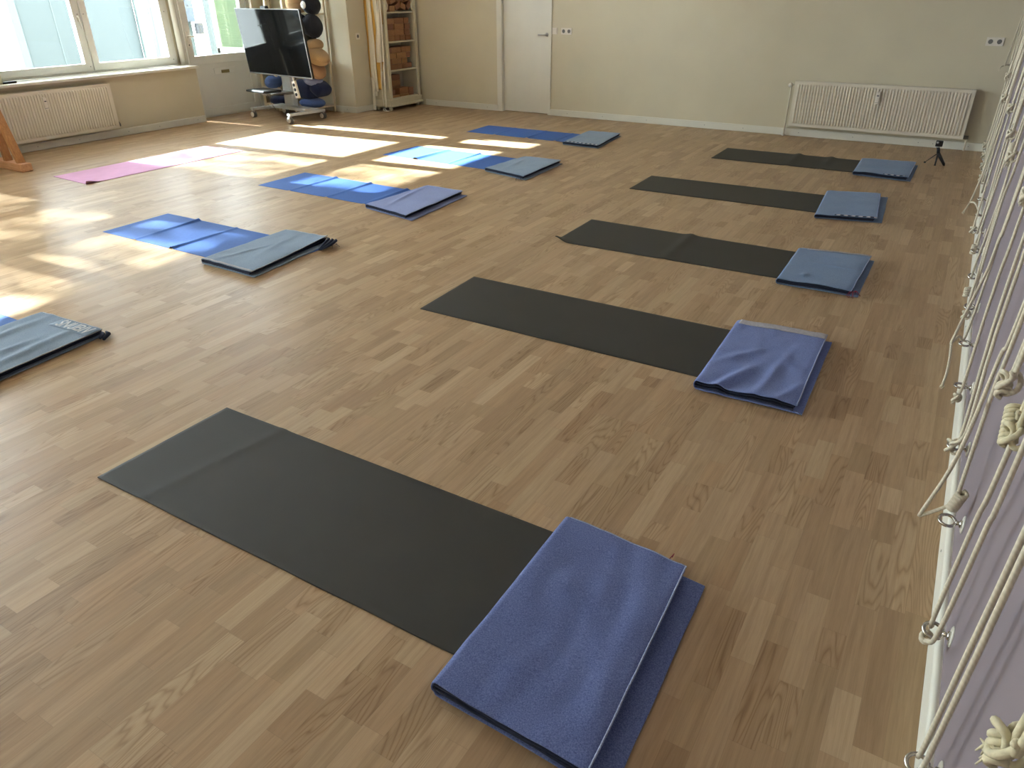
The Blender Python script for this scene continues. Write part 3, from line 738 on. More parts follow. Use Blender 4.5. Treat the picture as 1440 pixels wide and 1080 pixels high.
# left row
o, G, nt_, ft, et, le = blanket([(-4.16, 1.16), (-4.194, 1.862), (-3.665, 1.892), (-3.60, 1.19)], M['bl_grey'],
    'grey-blue folded blanket at the left picture edge with pale lettering along its end', flap=.99, inner=(.97, .965), t=.0085, seed=6, amp=.010, hem='hemgrey',
    bumps=[(.8, .5, .05, .4, .012, .1), (.6, .35, .04, .3, .010, -.1), (.25, .6, .05, .3, .010, .1)])
band(o, G, .86, .985, .42, 1, M['bl_grey'], 'lettered_band', .0048)
bd = o.children[-1]
cu = bpy.data.curves.new('band_lettering', 'FONT'); cu.body = 'SNUBIV'; cu.size = .13; cu.extrude = .0006; cu.offset = .0012
tmp = bpy.data.objects.new('tmp', cu); C.objects.link(tmp); dg = bpy.context.evaluated_depsgraph_get(); me = bpy.data.meshes.new_from_object(tmp.evaluated_get(dg)); bpy.data.objects.remove(tmp)
xs_ = [v.co.x for v in me.vertices]; ys_ = [v.co.y for v in me.vertices]; x0_, x1_, y0_, y1_ = min(xs_), max(xs_), min(ys_), max(ys_)
bm = bmesh.new(); bm.from_mesh(me); bmesh.ops.triangulate(bm, faces=bm.faces); bmesh.ops.subdivide_edges(bm, edges=[e for e in bm.edges if e.calc_length() > .02], cuts=2)
ny_, nx_ = len(G)-1, len(G[0])-1
for v in bm.verts:
    u = .46+.50*(v.co.x-x0_)/(x1_-x0_); w_ = .875+.105*(v.co.y-y0_)/(y1_-y0_)
    j = w_*ny_; i = u*nx_; j0 = min(int(j), ny_-1); i0 = min(int(i), nx_-1)
    p = G[j0][i0].lerp(G[j0][i0+1], i-i0).lerp(G[j0+1][i0].lerp(G[j0+1][i0+1], i-i0), j-j0)
    v.co = (p.x, p.y, p.z+.0062+v.co.z)
bm.to_mesh(me); bm.free(); me.materials.clear(); me.materials.append(M['letters'])
c = link('band_lettering', me, o); lab(c, 'pale woven lettering')
# rolled corner of its lining
b = MB(); 
b.tube([(-3.70, 1.895, .018), (-3.655, 1.88, .022), (-3.62, 1.845, .02)], [.006, .012, .008], 10); b.tube([(-3.68, 1.915, .014), (-3.635, 1.90, .02), (-3.60, 1.85, .016)], [.006, .012, .008], 10)
lab(b.build('rolled_edge', M['hem_gapdark'], o), 'dark rolled lining edge')
o, G, nt_, ft, et, le = blanket([(-4.180, 2.925), (-4.190, 3.690), (-3.735, 3.712), (-3.655, 2.91)], M['bl_grey'],
    'grey-blue folded blanket with dark rolled corner, on the half-sunlit creased mat', flap=.93, inner=(.96, .925), t=.008, seed=7, amp=.010, hem='hemgrey', curlr=.02, top_skew=-.06,
    bumps=[(.3, .3, .04, .3, .008, -.4), (.5, .6, .05, .3, .006, .3)])
band(o, G, 0, .022, 0, 1, M['hemgrey'], 'edge_band', .005, 'pale edge strip')
b = MB()
for k in range(3):
    b.tube([(-3.78+.035*k, 3.71-.01*k, .02), (-3.735+.035*k, 3.675, .038), (-3.70+.03*k, 3.60, .034), (-3.665+.008*k, 3.5, .02)], [.004, .011, .011, .004], 10)
lab(b.build('rolled_edge', M['hem_gapdark'], o), 'dark rolled lining edge')
fringe(o, (-3.64, 3.64, .025), 3, M['hem_gapdark'], .0012, .03, 8)
o, G, nt_, ft, et, le = blanket([(-4.145, 4.545), (-4.09, 5.315), (-3.63, 5.31), (-3.57, 4.43)], M['bl_peri'],
    'periwinkle blue folded blanket, second in the left blanket row', flap=.89, inner=(.95, .885), t=.0085, seed=8, amp=.008,
    bumps=[(.22, .5, .04, .35, .010, .3)])
o, G, nt_, ft, et, le = blanket([(-4.025, 6.21), (-3.96, 6.87), (-3.50, 6.90), (-3.47, 6.07)], M['bl_grey'],
    'grey-blue folded blanket on the mat lying in the bright sun patch', flap=.95, inner=(.965, .94), t=.0085, seed=9, amp=.010, bumps=[(.3, .5, .05, .3, .008, .2)])
fringe(o, (-3.53, 6.06, .03), 8, M['hem_gapdark'], .0014, .04, 9)
o, G, nt_, ft, et, le = blanket([(-3.99, 7.845), (-4.045, 8.64), (-3.615, 8.69), (-3.525, 7.83)], M['bl_grey'],
    'grey-blue folded blanket farthest back, on the shaded dark blue mat', flap=.98, inner=(.965, .96), t=.0075, seed=10, amp=.009)
band(o, G, 0, .04, 0, 1, M['dots'], 'dotted_band', .0052, 'dotted woven band')

# ------------------------------------------------------------------ trestle (left edge)
tr = thing('wooden_trestle', 'honey coloured wooden trestle at the left edge, in front of the left radiator', 'trestle', (-8.5, 3.4, 0))
def beam(name, p, q, w, h, m, par, up=(0, 1, 0)):
    p = Vector(p); q = Vector(q); d = (q-p); L = d.length; d.normalize(); side = Vector(up); side = (side-d*side.dot(d)).normalized(); n_ = d.cross(side)
    R3 = Matrix((d, side, n_)).transposed(); b = MB(); c = (p+q)/2
    b.box((c.x-L/2, c.y-w/2, c.z-h/2), (c.x+L/2, c.y+w/2, c.z+h/2), .005, R3); return b.build(name, m, par)
for yy in (3.915, 2.75):
    MB().box((-9.0, yy-.055, 0), (-8.075, yy+.055, .08), .008).build('foot_beam', M['oakend'], tr)
    beam('leg', (-8.16, yy+.0, .075), (-8.47, yy, .98), .075, .05, M['oak'], tr)
    beam('leg', (-8.84, yy+.0, .075), (-8.53, yy, .98), .075, .05, M['oak'], tr)
    beam('upright', (-8.40, yy+.0, .075), (-8.46, yy, .7), .07, .05, M['oak'], tr)
MB().box((-8.56, 2.6, .96), (-8.44, 4.0, 1.04), .02).build('top_beam', M['oak'], tr)
MB().box((-8.53, 2.75, .3), (-8.49, 3.9, .38), .01).build('cross_rail', M['oak'], tr)

# ------------------------------------------------------------------ tripod with camera
tp = thing('camera_tripod', 'small black tripod holding a little camera, in front of the right radiator', 'tripod', (-.16, 8.80, 0))
top = Vector((-.155, 8.78, .115))
for k, (f_, r_) in enumerate((((-.255, 8.82, .005), .0045), ((-.155, 8.72, .008), .009), ((-.075, 8.76, .010), .016))):
    f_ = Vector(f_); md_ = top.lerp(f_, .5)
    lg = MB().tube([top, md_, f_], [r_*1.1, r_, r_*.8], 10).build('leg', M['black'], tp)
    MB().lathe(f_-Vector((0, 0, f_.z)), [(0, 0), (.011, 0), (.009, .012), (0, .016)], 12).build('rubber_foot', M['black'], lg)
MB().tube([top, top+Vector((-.005, 0, .03)), top+Vector((-.018, 0, .06))], [.017, .015, .014], 12).build('ball_head', M['black'], tp)
MB().tube([top+Vector((-.016, 0, .055)), top+Vector((-.017, 0, .062))], .018, 14).build('clamp_ring', M['silver'], tp)
cb = MB().box((-.20, 8.765, .178), (-.135, 8.795, .235), .006).build('action_camera', M['black'], tp); tag(cb, 'small black camera on the mini tripod', 'camera'); cb.parent = None; cb.location = Vector(cb['w']); cb.name = 'action_camera'
MB().lathe((-.183, 8.764, .217), [(0, -.008), (.009, -.008), (.011, 0)], 16, 'Y').build('lens', M['silver'], cb)

# ------------------------------------------------------------------ television on rolling cart
yw, tl = -.147, -.099
u = Vector((cos(yw), sin(yw), 0)); nn = Vector((-sin(yw), cos(yw), 0)); vv = Vector((0, 0, 1))*cos(tl)+nn*sin(tl); wn_ = u.cross(vv)   # wn_ points to the viewer side
RT = Matrix((u, -wn_ if False else wn_, vv)).transposed()
TC = Vector((-8.24, 7.555, .985)); TW, TH = 1.43, .822
def tbox(b, x0, y0, z0, x1, y1, z1, bev=0):
    """box in tv space: x along, y toward the viewer, z up"""
    c = Vector(((x0+x1)/2, (y0+y1)/2, (z0+z1)/2)); wc = TC+u*c.x+wn_*c.y+vv*c.z
    R3 = Matrix((u, wn_, vv)).transposed(); d = (abs(x1-x0)/2, abs(y1-y0)/2, abs(z1-z0)/2)
    b.box([wc[i]-d[i] for i in range(3)], [wc[i]+d[i] for i in range(3)], bev, R3); return b
tv = thing('television', 'large black flat television on the wheeled stand by the entrance door', 'television', TC-Vector((0, 0, TH/2)))
sg = wn_.y < 0
s_ = 1 if sg else -1
tbox(MB(), -TW/2, -.035*s_, -TH/2, TW/2, 0, TH/2, .004).build('housing', M['black'], tv)
tbox(MB(), -TW/2+.008, 0, -TH/2+.014, TW/2-.008, .002*s_, TH/2-.008).build('screen', M['blackgloss'], tv)
b = MB(); tbox(b, -TW/2, -.006*s_, -TH/2-.003, TW/2, .004*s_, -TH/2+.012, .001); tbox(b, -TW/2, -.006*s_, TH/2-.007, TW/2, .004*s_, TH/2+.002, .001)
tbox(b, -TW/2-.002, -.006*s_, -TH/2, -TW/2+.007, .004*s_, TH/2, .001); tbox(b, TW/2-.007, -.006*s_, -TH/2, TW/2+.002, .004*s_, TH/2, .001)
b.build('bezel', M['greypl'], tv)
tbox(MB(), -.35, -.075*s_, -.25, .35, -.035*s_, .12, .01).build('rear_box', M['black'], tv)
wc = thing('webcam', 'small black webcam clipped on top of the television', 'camera', TC+u*(-.02)+vv*(TH/2))
tbox(MB(), -.07, -.02, TH/2+.004, .05, .03*s_, TH/2+.034, .01).build('camera_body', M['black'], wc)
tbox(MB(), -.03, -.05*s_, TH/2-.03, .01, -.034*s_, TH/2+.015, .004).build('clip', M['black'], wc)
ct = thing('television_cart', 'light grey wheeled television stand with column, shelf and casters', 'stand', (-8.33, 7.72, 0))
F_, R_, L_, K_ = Vector((-7.93, 7.38, 0)), Vector((-7.84, 7.92, 0)), Vector((-8.81, 7.53, 0)), Vector((-8.70, 8.03, 0))
for (p, q) in ((F_, R_), (L_, K_)):
    beam('base_leg', p+Vector((0, 0, .115))-(q-p)*.04, q+Vector((0, 0, .115))+(q-p)*.04, .07, .035, M['grey'], ct, up=(1, 0, 0))
mA = F_.lerp(R_, .72); mB = L_.lerp(K_, .72)
beam('cross_beam', mA+Vector((0, 0, .13)), mB+Vector((0, 0, .13)), .22, .03, M['grey'], ct)
beam('cross_beam', mA+Vector((.02, -.12, .155)), mB+Vector((.3, -.12, .155)), .12, .025, M['grey'], ct)
def caster(p):
    c = thing('caster', '', '', (p.x, p.y, 0))
    return c
for p in (F_, R_, L_, K_):
    w1 = MB()
    for dy in (-.017, .017):
        w1.lathe((p.x, p.y+dy, .045), [(0, -.012), (.036, -.012), (.044, -.007), (.045, 0), (.044, .007), (.036, .012), (0, .012)], 24, 'Y')
    wh = w1.build('caster', M['greypl'], ct)
    w2 = MB()
    for dy in (-.03, .03): w2.lathe((p.x, p.y+dy, .045), [(0, -.0025), (.033, -.0025), (.034, 0), (.033, .0025), (0, .0025)], 22, 'Y')
    w2.box((p.x-.02, p.y-.012, .06), (p.x+.02, p.y+.012, .098), .006); w2.build('hub_cap', M['plastic'], wh)
cc = Vector((-8.34, 7.83, 0))
b = MB(); R3 = Matrix.Rotation(yw, 3, 'Z'); b.box((cc.x-.10, cc.y-.045, .14), (cc.x+.10, cc.y+.045, 1.35), .012, R3); b.build('column', M['grey'], ct)
b = MB(); tbox(b, -.25, -.10*s_, -.10, .25, -.075*s_, .10, .004); tbox(b, -.06, -.22*s_, -.05, .06, -.09*s_, .05, .004); b.build('mount_bracket', M['black'], ct)
b = MB(); b.box((cc.x-.38, cc.y-.42, .355), (cc.x+.16, cc.y-.10, .37), .006, R3); b.box((cc.x-.2, cc.y-.14, .32), (cc.x+.12, cc.y-.03, .355), .004, R3); b.build('shelf', M['greypl'], ct)
b = MB(); b.tube([(-8.50, 7.55, .33), (-8.47, 7.58, .20), (-8.42, 7.60, .12)], .004, 6); b.tube([(-8.28, 7.9, .55), (-8.2, 7.75, .42), (-8.05, 7.7, .55)], .005, 6); b.build('cable', M['greypl'], ct)
b = MB(); b.box((-8.68, 7.33, .372), (-8.26, 7.62, .397), .006, R3); o = b.build('flat_device', M['black']); tag(o, 'flat black device lying on the shelf of the television stand', 'device')
MB().box((-8.66, 7.35, .397), (-8.28, 7.60, .400), .001, R3).build('cover', M['black'], o)
ps = thing('power_strip', 'white power strip hanging below the right side of the television', 'power strip', (-7.99, 7.62, .36))
RS = Matrix.Rotation(radians(-12), 3, 'Y')
b = MB(); b.box((-8.015, 7.59, .30), (-7.945, 7.625, .52), .008, RS); b.build('strip_body', M['plastic'], ps)
for k in range(3):
    zc = .35+.06*k; b = MB(); b.lathe((-7.98-.012*(k-1)*1.0, 7.588, zc), [(0, -.002), (.021, -.002), (.021, .004)], 18, 'Y'); b.build('socket_well', M['black'], ps)
MB().tube([(-8.0, 7.61, .52), (-8.04, 7.64, .60), (-8.05, 7.65, .75)], .011, 8).build('cord', M['plastic'], ps)

# ------------------------------------------------------------------ rack with cushions
rk = thing('cushion_rack', 'pale wooden rack behind the television holding round cushions', 'rack', (-8.6, 8.35, 0))
for x in (-9.22, -8.94, -8.60, -8.18):
    for y in ((8.16, 8.50) if x < -8.5 else (8.52,)):
        MB().box((x-.018, y-.018, 0), (x+.018, y+.018, 2.0), .003).build('upright', M['pine'], rk)
for z in (.10, .70, 1.32, 1.9):
    MB().box((-9.22, 8.14, z-.022), (-8.16, 8.52, z), .003).build('shelf_board', M['pine'], rk)
def cushion(x, z, w, h, ang, m, label, y=8.14, dep=.30, tagm=None, group='cushions stacked in the corner rack', name='meditation_cushion', sq=False):
    """plump round cushion whose flat side leans by ang; w x h as seen from the room"""
    b = MB(); n = 36; prof = []
    for k in range(13):
        a = -pi/2+pi*k/12; prof.append((abs(cos(a))**(.5), sin(a)))
    R3 = Matrix.Rotation(ang, 3, 'Y'); bm = b.bm; rings = []
    for (r_, zz) in prof:
        ring = []
        for k in range(n):
            a = 2*pi*k/n; pl = 1+.025*cos(a*12)*(1-abs(zz))
            ca, sa = cos(a), sin(a)
            if sq: ca = math.copysign(abs(ca)**.4, ca); sa = math.copysign(abs(sa)**.4, sa)
            co = Vector((w/2*r_*ca*pl, dep/2*r_*sa*pl, h/2*zz*(1+.0*r_))); co = R3 @ co
            ring.append(bm.verts.new(co+Vector((x, y, z))))
        rings.append(ring)
    for A, B2 in zip(rings, rings[1:]):
        for k in range(n): f = bm.faces.new((A[k], A[(k+1) % n], B2[(k+1) % n], B2[k])); f.smooth = True
    bm.faces.new(rings[0]); bm.faces.new(rings[-1])
    o = b.build(name, M[m]); tag(o, label, 'cushion', group)
    # piping seam round the middle
    p = MB(); pts = [R3 @ Vector((w/2*1.01*cos(2*pi*k/n), dep/2*1.01*sin(2*pi*k/n), 0))+Vector((x, y, z)) for k in range(n)]
    if not sq: p.tube(pts, .005, 6, closed=True); p.build('piping', M[m], o)
    if tagm:
        q = MB(); q.lathe(R3 @ Vector((0, -dep/2*.99, 0))+Vector((x, y, z)), [(0, -.006), (.035*tagm, -.005), (.04*tagm, 0)], 18, 'Y'); lab(q.build('fabric_label', M['plastic'], o), 'white fabric label')
    return o
cushion(-8.30, 1.455, .30, .24, .1, 'c_tan', 'big tan round cushion at the top, just above the television corner')
cushion(-8.03, 1.43, .25, .16, 1.2, 'c_black', 'black round cushion with an oval white label near the top', tagm=1.2)
cushion(-7.99, 1.62, .24, .2, .3, 'c_navy', 'dark navy cushion topmost of the stack, cut by the picture top')
cushion(-8.24, 1.235, .18, .16, .3, 'c_black', 'small black cushion with a small white label beside the screen', tagm=.7)
cushion(-8.05, 1.17, .30, .20, 1.25, 'c_black', 'dark blackish cushion hanging out between the label cushions and the olive one')
cushion(-8.24, 1.08, .18, .12, .2, 'c_blue', 'small blue cushion squeezed beside the screen under the small black one')
cushion(-8.19, .975, .20, .21, .5, 'c_olive', 'olive grey cushion halfway up the stack')
cushion(-8.06, .93, .16, .16, 1.3, 'c_tan', 'small tan cushion behind the olive grey one')
cushion(-7.98, .79, .33, .19, .42, 'c_tan', 'wide tan cushion sticking out farthest to the right', y=8.10)
cushion(-8.20, .80, .27, .15, 1.25, 'c_tan', 'tan cushion standing on edge right beside the television edge', y=8.08)
cushion(-8.03, .62, .29, .16, .75, 'c_brown', 'camel brown cushion below the wide tan one', y=8.08)
cushion(-8.18, .58, .17, .16, .9, 'c_tan', 'pinkish tan cushion at the lower screen corner', y=8.04)
cushion(-8.08, .475, .24, .10, .3, 'c_lav', 'lavender grey folded cushion under the brown one', y=8.06)
cushion(-8.26, .355, .36, .26, .1, 'c_navy', 'large square navy cushion behind the power strip', y=8.10, sq=True)
cushion(-8.00, .37, .20, .18, .6, 'c_navy', 'dark navy cushion wedged at the right of the large square one', y=8.10, sq=True)
cushion(-8.18, .175, .42, .12, 0, 'c_blue', 'flat blue cushion lying lowest in the rack at the right', y=8.08)
cushion(-9.05, .28, .32, .13, .05, 'c_cream', 'flat cream cushion at the left of the stand column', y=8.12)
cushion(-8.98, .41, .18, .17, .3, 'c_blue', 'bright blue cushion left of the stand column, above the cream one', y=8.14)
cushion(-8.86, .17, .34, .12, 0, 'c_navy', 'dark blue flat cushion behind the stand shelf', y=8.12)

# ------------------------------------------------------------------ white bookshelf with blocks and straps
X0, X1, Y0, Y1 = -7.775, -7.46, 8.97, 9.70
bs = thing('bookshelf', 'tall cream white open bookshelf beside the pillar, full of brown yoga blocks', 'bookshelf', ((X0+X1)/2, (Y0+Y1)/2, 0))
HS = 2.1
MB().box((X0, Y0, .055), (X1, Y0+.022, HS), .003).build('side_panel', M['shelf'], bs)
MB().box((X0, Y1-.022, .055), (X1, Y1, HS), .003).build('side_panel', M['shelf'], bs)
MB().box((X0, Y0, .055), (X0+.01, Y1, HS)).build('back_panel', M['shelf_in'], bs)
for z in (.17, .555, .94, 1.325, 1.72, HS): MB().box((X0+.01, Y0+.02, z-.022), (X1-.008, Y1-.02, z), .002).build('shelf_board', M['shelf'], bs)
b = MB(); b.box((X1-.02, Y0-.005, .055), (X1+.006, Y0+.05, HS), .004).box((X1-.02, Y1-.05, .055), (X1+.006, Y1+.005, HS), .004); b.build('face_frame', M['shelf'], bs)
b = MB(); b.box((X0-.005, Y0-.02, .05), (X1+.02, Y1+.02, .155), .006).box((X0-.01, Y0-.03, .05), (X1+.035, Y1+.03, .085), .01); b.build('plinth', M['shelf'], bs)
# curly shoulders of the upper opening
b = MB()
for yy, sg_ in ((Y0+.05, 1), (Y1-.05, -1)):
    b.tube([(X1-.006, yy, 1.33), (X1-.006, yy+.03*sg_, 1.37), (X1-.006, yy+.035*sg_, 1.41), (X1-.006, yy+.005*sg_, 1.47), (X1-.006, yy, 1.6)], [.012, .014, .016, .014, .012], 8)
b.build('carved_trim', M['shelf'], bs)
for (x, y) in ((X1-.04, Y0+.04), (X1-.04, Y1-.04), (X0+.04, Y0+.04), (X0+.04, Y1-.04)):
    MB().lathe((x, y, 0), [(0, 0), (.02, 0), (.028, .012), (.03, .03), (.022, .045), (.02, .055), (0, .055)], 20).build('bun_foot', M['shelf'], bs)
bk = random.Random(5); blk = {}
ROWN = {'low': 'lowest compartment', 'mid': 'second compartment from below', 'upp': 'third compartment from below', 'top': 'top visible compartment'}
cnt = {}
def block(y0, z0, wide, lab_, dx=0, rot=None, h=.075, mi=None, dep=None):
    w = .218 if wide else .118; d_ = .118 if wide else .218
    mi = bk.randrange(4) if mi is None else mi
    key = (wide, mi, h, rot is None)
    x1 = X1-.03-dx
    if rot is None and key in blk:
        src, (sx_, sy_, sz_) = blk[key]; o = src.copy(); C.objects.link(o); dl = Vector((x1-sx_, y0-sy_, z0-sz_))
        o.location = Vector(src.location)+dl
    else:
        o = MB().box((x1-d_, y0+.0015, z0), (x1, y0+w-.0015, z0+h-.0015), .004, rot).build('yoga_block', M['block%d' % mi])
        if rot is None: blk[key] = (o, (x1, y0, z0))
    tag(o, lab_, 'yoga block', 'brown yoga blocks on the white bookshelf'); return o
ORD = ['bottom', 'second', 'third', 'top']; PS = ['leftmost', 'second from the left', 'third from the left', 'rightmost']
def comp(zb, rows, nm):
    for r_, row in enumerate(rows):
        y = Y0+.035+.004*bk.random()
        for k, wd in enumerate(row):
            nmx = PS[k] if k < len(row)-1 else 'rightmost'
            o = block(y, zb+.0005+.0755*r_, wd == 'L', '%s yoga block, %s in the %s row, %s' % ('wide' if wd == 'L' else 'narrow', nmx, ORD[r_], {'upp': 'third compartment from below', 'mid': 'second compartment from below'}[nm]), dx=.02*bk.random())
            y += (.220 if wd == 'L' else .120)+.003+(.02 if (nm == 'upp' and r_ > 0 and k == 1) else 0)
comp(.94, ['LSSS', 'LLS', 'LLS', 'LLS'], 'upp')
comp(.555, ['LSSS', 'SLLS'[0:4] if False else 'SLS', 'LLS', 'SLSS'], 'mid')
# lowest compartment
z = .17
block(Y0+.04, z, True, 'flat tan wedge-like block at the front left of the lowest compartment', h=.035, mi=2); block(Y0+.27, z, True, 'flat tan wedge-like block at the front middle of the lowest compartment', h=.035, mi=2)
block(Y0+.04, z+.036, False, 'narrow brown block standing on the flat left one in the lowest compartment', mi=3)
block(Y0+.26, z+.036, True, 'wide brown block on the flat middle one in the lowest compartment', mi=1, h=.09)
block(Y0+.49, z, False, 'narrow brown block standing at the right of the lowest compartment', mi=3, h=.11)
for k in range(4): block(Y0+.20, z+.0005+.0755*k, True, 'brown block at the back of the lowest compartment, %s of a stack of four' % ORD[k], dx=.10, mi=[3, 1, 0, 3][k])
for k in range(4): block(Y0+.06, z+.0005+.0755*k, False, 'dark brown block in the rear left column of the lowest compartment, %s of four' % ORD[k], dx=.06, mi=3)
# jumble above
zt = 1.325
pj = [(0, 0, 'S', 0), (0, .0755, 'S', 0), (0, .151, 'S', 0), (.135, 0, 'S', 0), (.28, .02, 'S', 25), (.42, .015, 'S', -20), (.53, .03, 'S', 40), (.17, .095, 'S', 15), (.31, .115, 'S', -35), (.45, .11, 'S', 12), (.24, .19, 'S', 30), (.40, .20, 'S', -15), (.52, .155, 'S', -30)]
JN = ['bottom one of the neat left column', 'middle one of the neat left column', 'top one of the neat left column', 'flat at the foot of the jumble', 'tilted low in the middle', 'leaning low right of centre', 'steeply tilted at the lower right', 'slightly tilted beside the neat column', 'steeply leaning in the middle', 'nearly level at the right', 'tilted near the yellow cloth', 'leaning under the yellow cloth', 'tilted at the far right']
for k, (dy, dz, w_, an) in enumerate(pj):
    if an: block(Y0+.035+dy, zt+dz+.012, False, 'brown yoga block in the jumbled top visible compartment, %s' % JN[k], rot=Matrix.Rotation(radians(an), 3, 'X'), dx=.01*(k % 3))
    else: block(Y0+.035+dy, zt+dz+.0005, False, 'brown yoga block in the jumbled top visible compartment, %s' % JN[k])
b = MB(); b.tube([(X1-.06, Y0+.33, 1.60), (X1-.035, Y0+.38, 1.585), (X1-.03, Y0+.44, 1.60), (X1-.035, Y0+.47, 1.565)], [.012, .022, .02, .01], 10)
o = b.build('yellow_cloth', M['st_y']); tag(o, 'crumpled yellow cloth on the blocks in the top visible compartment', 'cloth')

def strap(pts, w, m, label, tail=None):
    """hanging webbing ribbon on the shelf side (plane y const); pts (x, z, y)"""
    bm = bmesh.new(); L_s, R_s = [], []
    P3 = [Vector((-7.735+(x+7.865)*.70, y, z)) for (x, z, y) in pts]
    # densify
    Q = []
    for a, c in zip(P3, P3[1:]):
        for k in range(8): Q.append(a.lerp(c, k/8))
    Q.append(P3[-1])
    for i, p in enumerate(Q):
        s_ = noise.noise(Vector((p.x*3+len(label), p.z*2.5, 1)))
        tw = s_*.5; ww = w*.8
        L_s.append(bm.verts.new(p+Vector((-ww*cos(tw), -ww*abs(sin(tw))*.6, 0)))); R_s.append(bm.verts.new(p+Vector((ww*cos(tw), ww*sin(tw)*.3-.003, 0))))
    for i in range(len(Q)-1): f = bm.faces.new((L_s[i], R_s[i], R_s[i+1], L_s[i+1])); f.smooth = True
    me = bpy.data.meshes.new('yoga_strap'); bm.to_mesh(me); bm.free(); me.materials.append(M[m])
    o = link('yoga_strap', me); md = o.modifiers.new('t', 'SOLIDIFY'); md.thickness = .0025; md.offset = 0
    tag(o, label, 'strap', 'straps hanging on the side of the white bookshelf'); return o
ys = 8.925
strap([(-7.865, 1.95, ys), (-7.865, 1.45, ys), (-7.86, .97, ys), (-7.865, .60, ys), (-7.85, .36, ys)], .05, 'st_y', 'yellow strap hanging outermost left on the side of the bookshelf')
strap([(-7.80, 1.95, ys-.01), (-7.79, 1.48, ys-.01), (-7.815, .95, ys-.01), (-7.83, .55, ys-.01), (-7.835, .30, ys-.01)], .045, 'st_w', 'white strap right beside the outermost yellow one')
strap([(-7.85, .46, ys-.02), (-7.845, .30, ys-.02), (-7.85, .10, ys-.02), (-7.85, .006, ys-.02)], .034, 'st_w', 'white strap end reaching the floor at the left rear foot of the bookshelf')
strap([(-7.76, 1.95, ys-.02), (-7.77, 1.48, ys-.02), (-7.745, .95, ys-.02), (-7.755, .55, ys-.02), (-7.74, .27, ys-.02)], .036, 'st_w', 'white strap falling between the two yellow straps, second longest')
strap([(-7.72, 1.95, ys), (-7.73, 1.48, ys), (-7.75, .9, ys), (-7.79, .5, ys), (-7.80, .2, ys)], .03, 'st_w', 'white strap half hidden behind the long white one')
strap([(-7.66, 1.95, ys-.015), (-7.672, 1.48, ys-.015), (-7.675, .93, ys-.015), (-7.66, .6, ys-.015), (-7.665, .30, ys-.015)], .042, 'st_y', 'long golden yellow strap hanging in the middle of the bookshelf side')
strap([(-7.60, 1.95, ys-.025), (-7.605, 1.48, ys-.025), (-7.57, 1.1, ys-.025), (-7.62, .85, ys-.025), (-7.625, .67, ys-.025)], .048, 'st_w', 'wide white strap right of the golden yellow one, ending above knee height')
strap([(-7.57, .68, ys-.01), (-7.60, .62, ys-.01), (-7.61, .55, ys-.01)], .05, 'st_b', 'ochre strap end showing just under the wide white strap')
strap([(-7.545, 1.95, ys), (-7.54, 1.48, ys), (-7.50, 1.30, ys), (-7.505, 1.17, ys)], .04, 'st_b', 'short ochre strap hanging near the front edge of the bookshelf side')
strap([(-7.52, 1.95, ys-.02), (-7.53, 1.3, ys-.02), (-7.56, .8, ys-.02), (-7.60, .4, ys-.02), (-7.60, .06, ys-.02)], .016, 'st_w', 'thin white cord-like strap ending under the bookshelf')
strap([(-7.485, 1.95, ys-.01), (-7.49, 1.3, ys-.01), (-7.51, .79, ys-.01), (-7.54, .35, ys-.01), (-7.545, .05, ys-.01)], .022, 'st_w', 'thin white strap nearest the front edge of the bookshelf')
b = MB(); b.tube([(-7.57, 8.93, .045), (-7.56, 8.91, .012), (-7.53, 8.895, .005), (-7.49, 8.90, .005), (-7.46, 8.92, .008)], .004, 6); b.tube([(-7.55, 8.93, .05), (-7.53, 8.915, .02), (-7.49, 8.905, .006)], .004, 6)
o = b.build('cord_end', M['st_w']); tag(o, 'thin white cord end curling on the floor by the front foot of the bookshelf', 'cord')
b = MB()
for k in range(11): b.tube([(-7.75+.027*k, 8.972, 1.96), (-7.75+.027*k, 8.91, 1.96), (-7.75+.027*k, 8.905, 1.975)], .004, 6)
lab(b.build('strap_hook', M['silver'], bs), 'row of small metal hooks')

# ------------------------------------------------------------------ rope wall
RX = .242
def eye_bolt(y, z, label, rot=0.0, group='steel eye bolts along the foot of the rope wall'):
    r = thing('eye_bolt', label, 'eye bolt', (XR, y, z-.03), group)
    MB().lathe((XR, y, z), [(0, 0), (.027, 0), (.027, -.002), (.023, -.004), (0, -.004)], 24, 'X').build('wall_plate', M['trim'], r)
    b = MB(); b.cyl((XR, y, z), (XR-.022, y, z), .0065, 12); b.lathe((XR-.004, y, z), [(0, 0), (.012, 0), (.011, -.006), (0, -.008)], 14, 'X')
    b.build('shank', M['steel'], r)
    c = Vector((XR-.042, y, z)); tx = Vector((1, 0, 0)); ty = Vector((0, cos(rot), sin(rot)))
    MB().tube([c+(tx*cos(a)+ty*sin(a))*.0215 for a in [2*pi*k/28 for k in range(28)]], .0048, 10, closed=True).build('ring', M['steel'], r)
    return r
low = [1.25, 1.66, 2.11, 2.58, 3.10, 3.58, 4.02, 4.52, 5.03, 5.47, 5.92, 6.42, 7.02, 7.55, 8.05, 8.55, 9.05]
ordn = ['nearest', 'second', 'third', 'fourth', 'fifth', 'sixth', 'seventh', 'eighth', 'ninth', 'tenth', 'eleventh', 'twelfth', 'thirteenth', 'fourteenth', 'fifteenth', 'sixteenth', 'seventeenth']
zl = [.18, .19, .225, .22, .21, .20, .22, .22, .22, .22, .22, .22, .22, .22, .22, .22, .22]
for k, y in enumerate(low):
    eye_bolt(y, zl[k], 'steel eye bolt above the right baseboard, %s%s' % (ordn[k], '' if k == 0 else ' from the viewer'), rot=[.3, .35, .25, .1, .0, .15][k % 6])
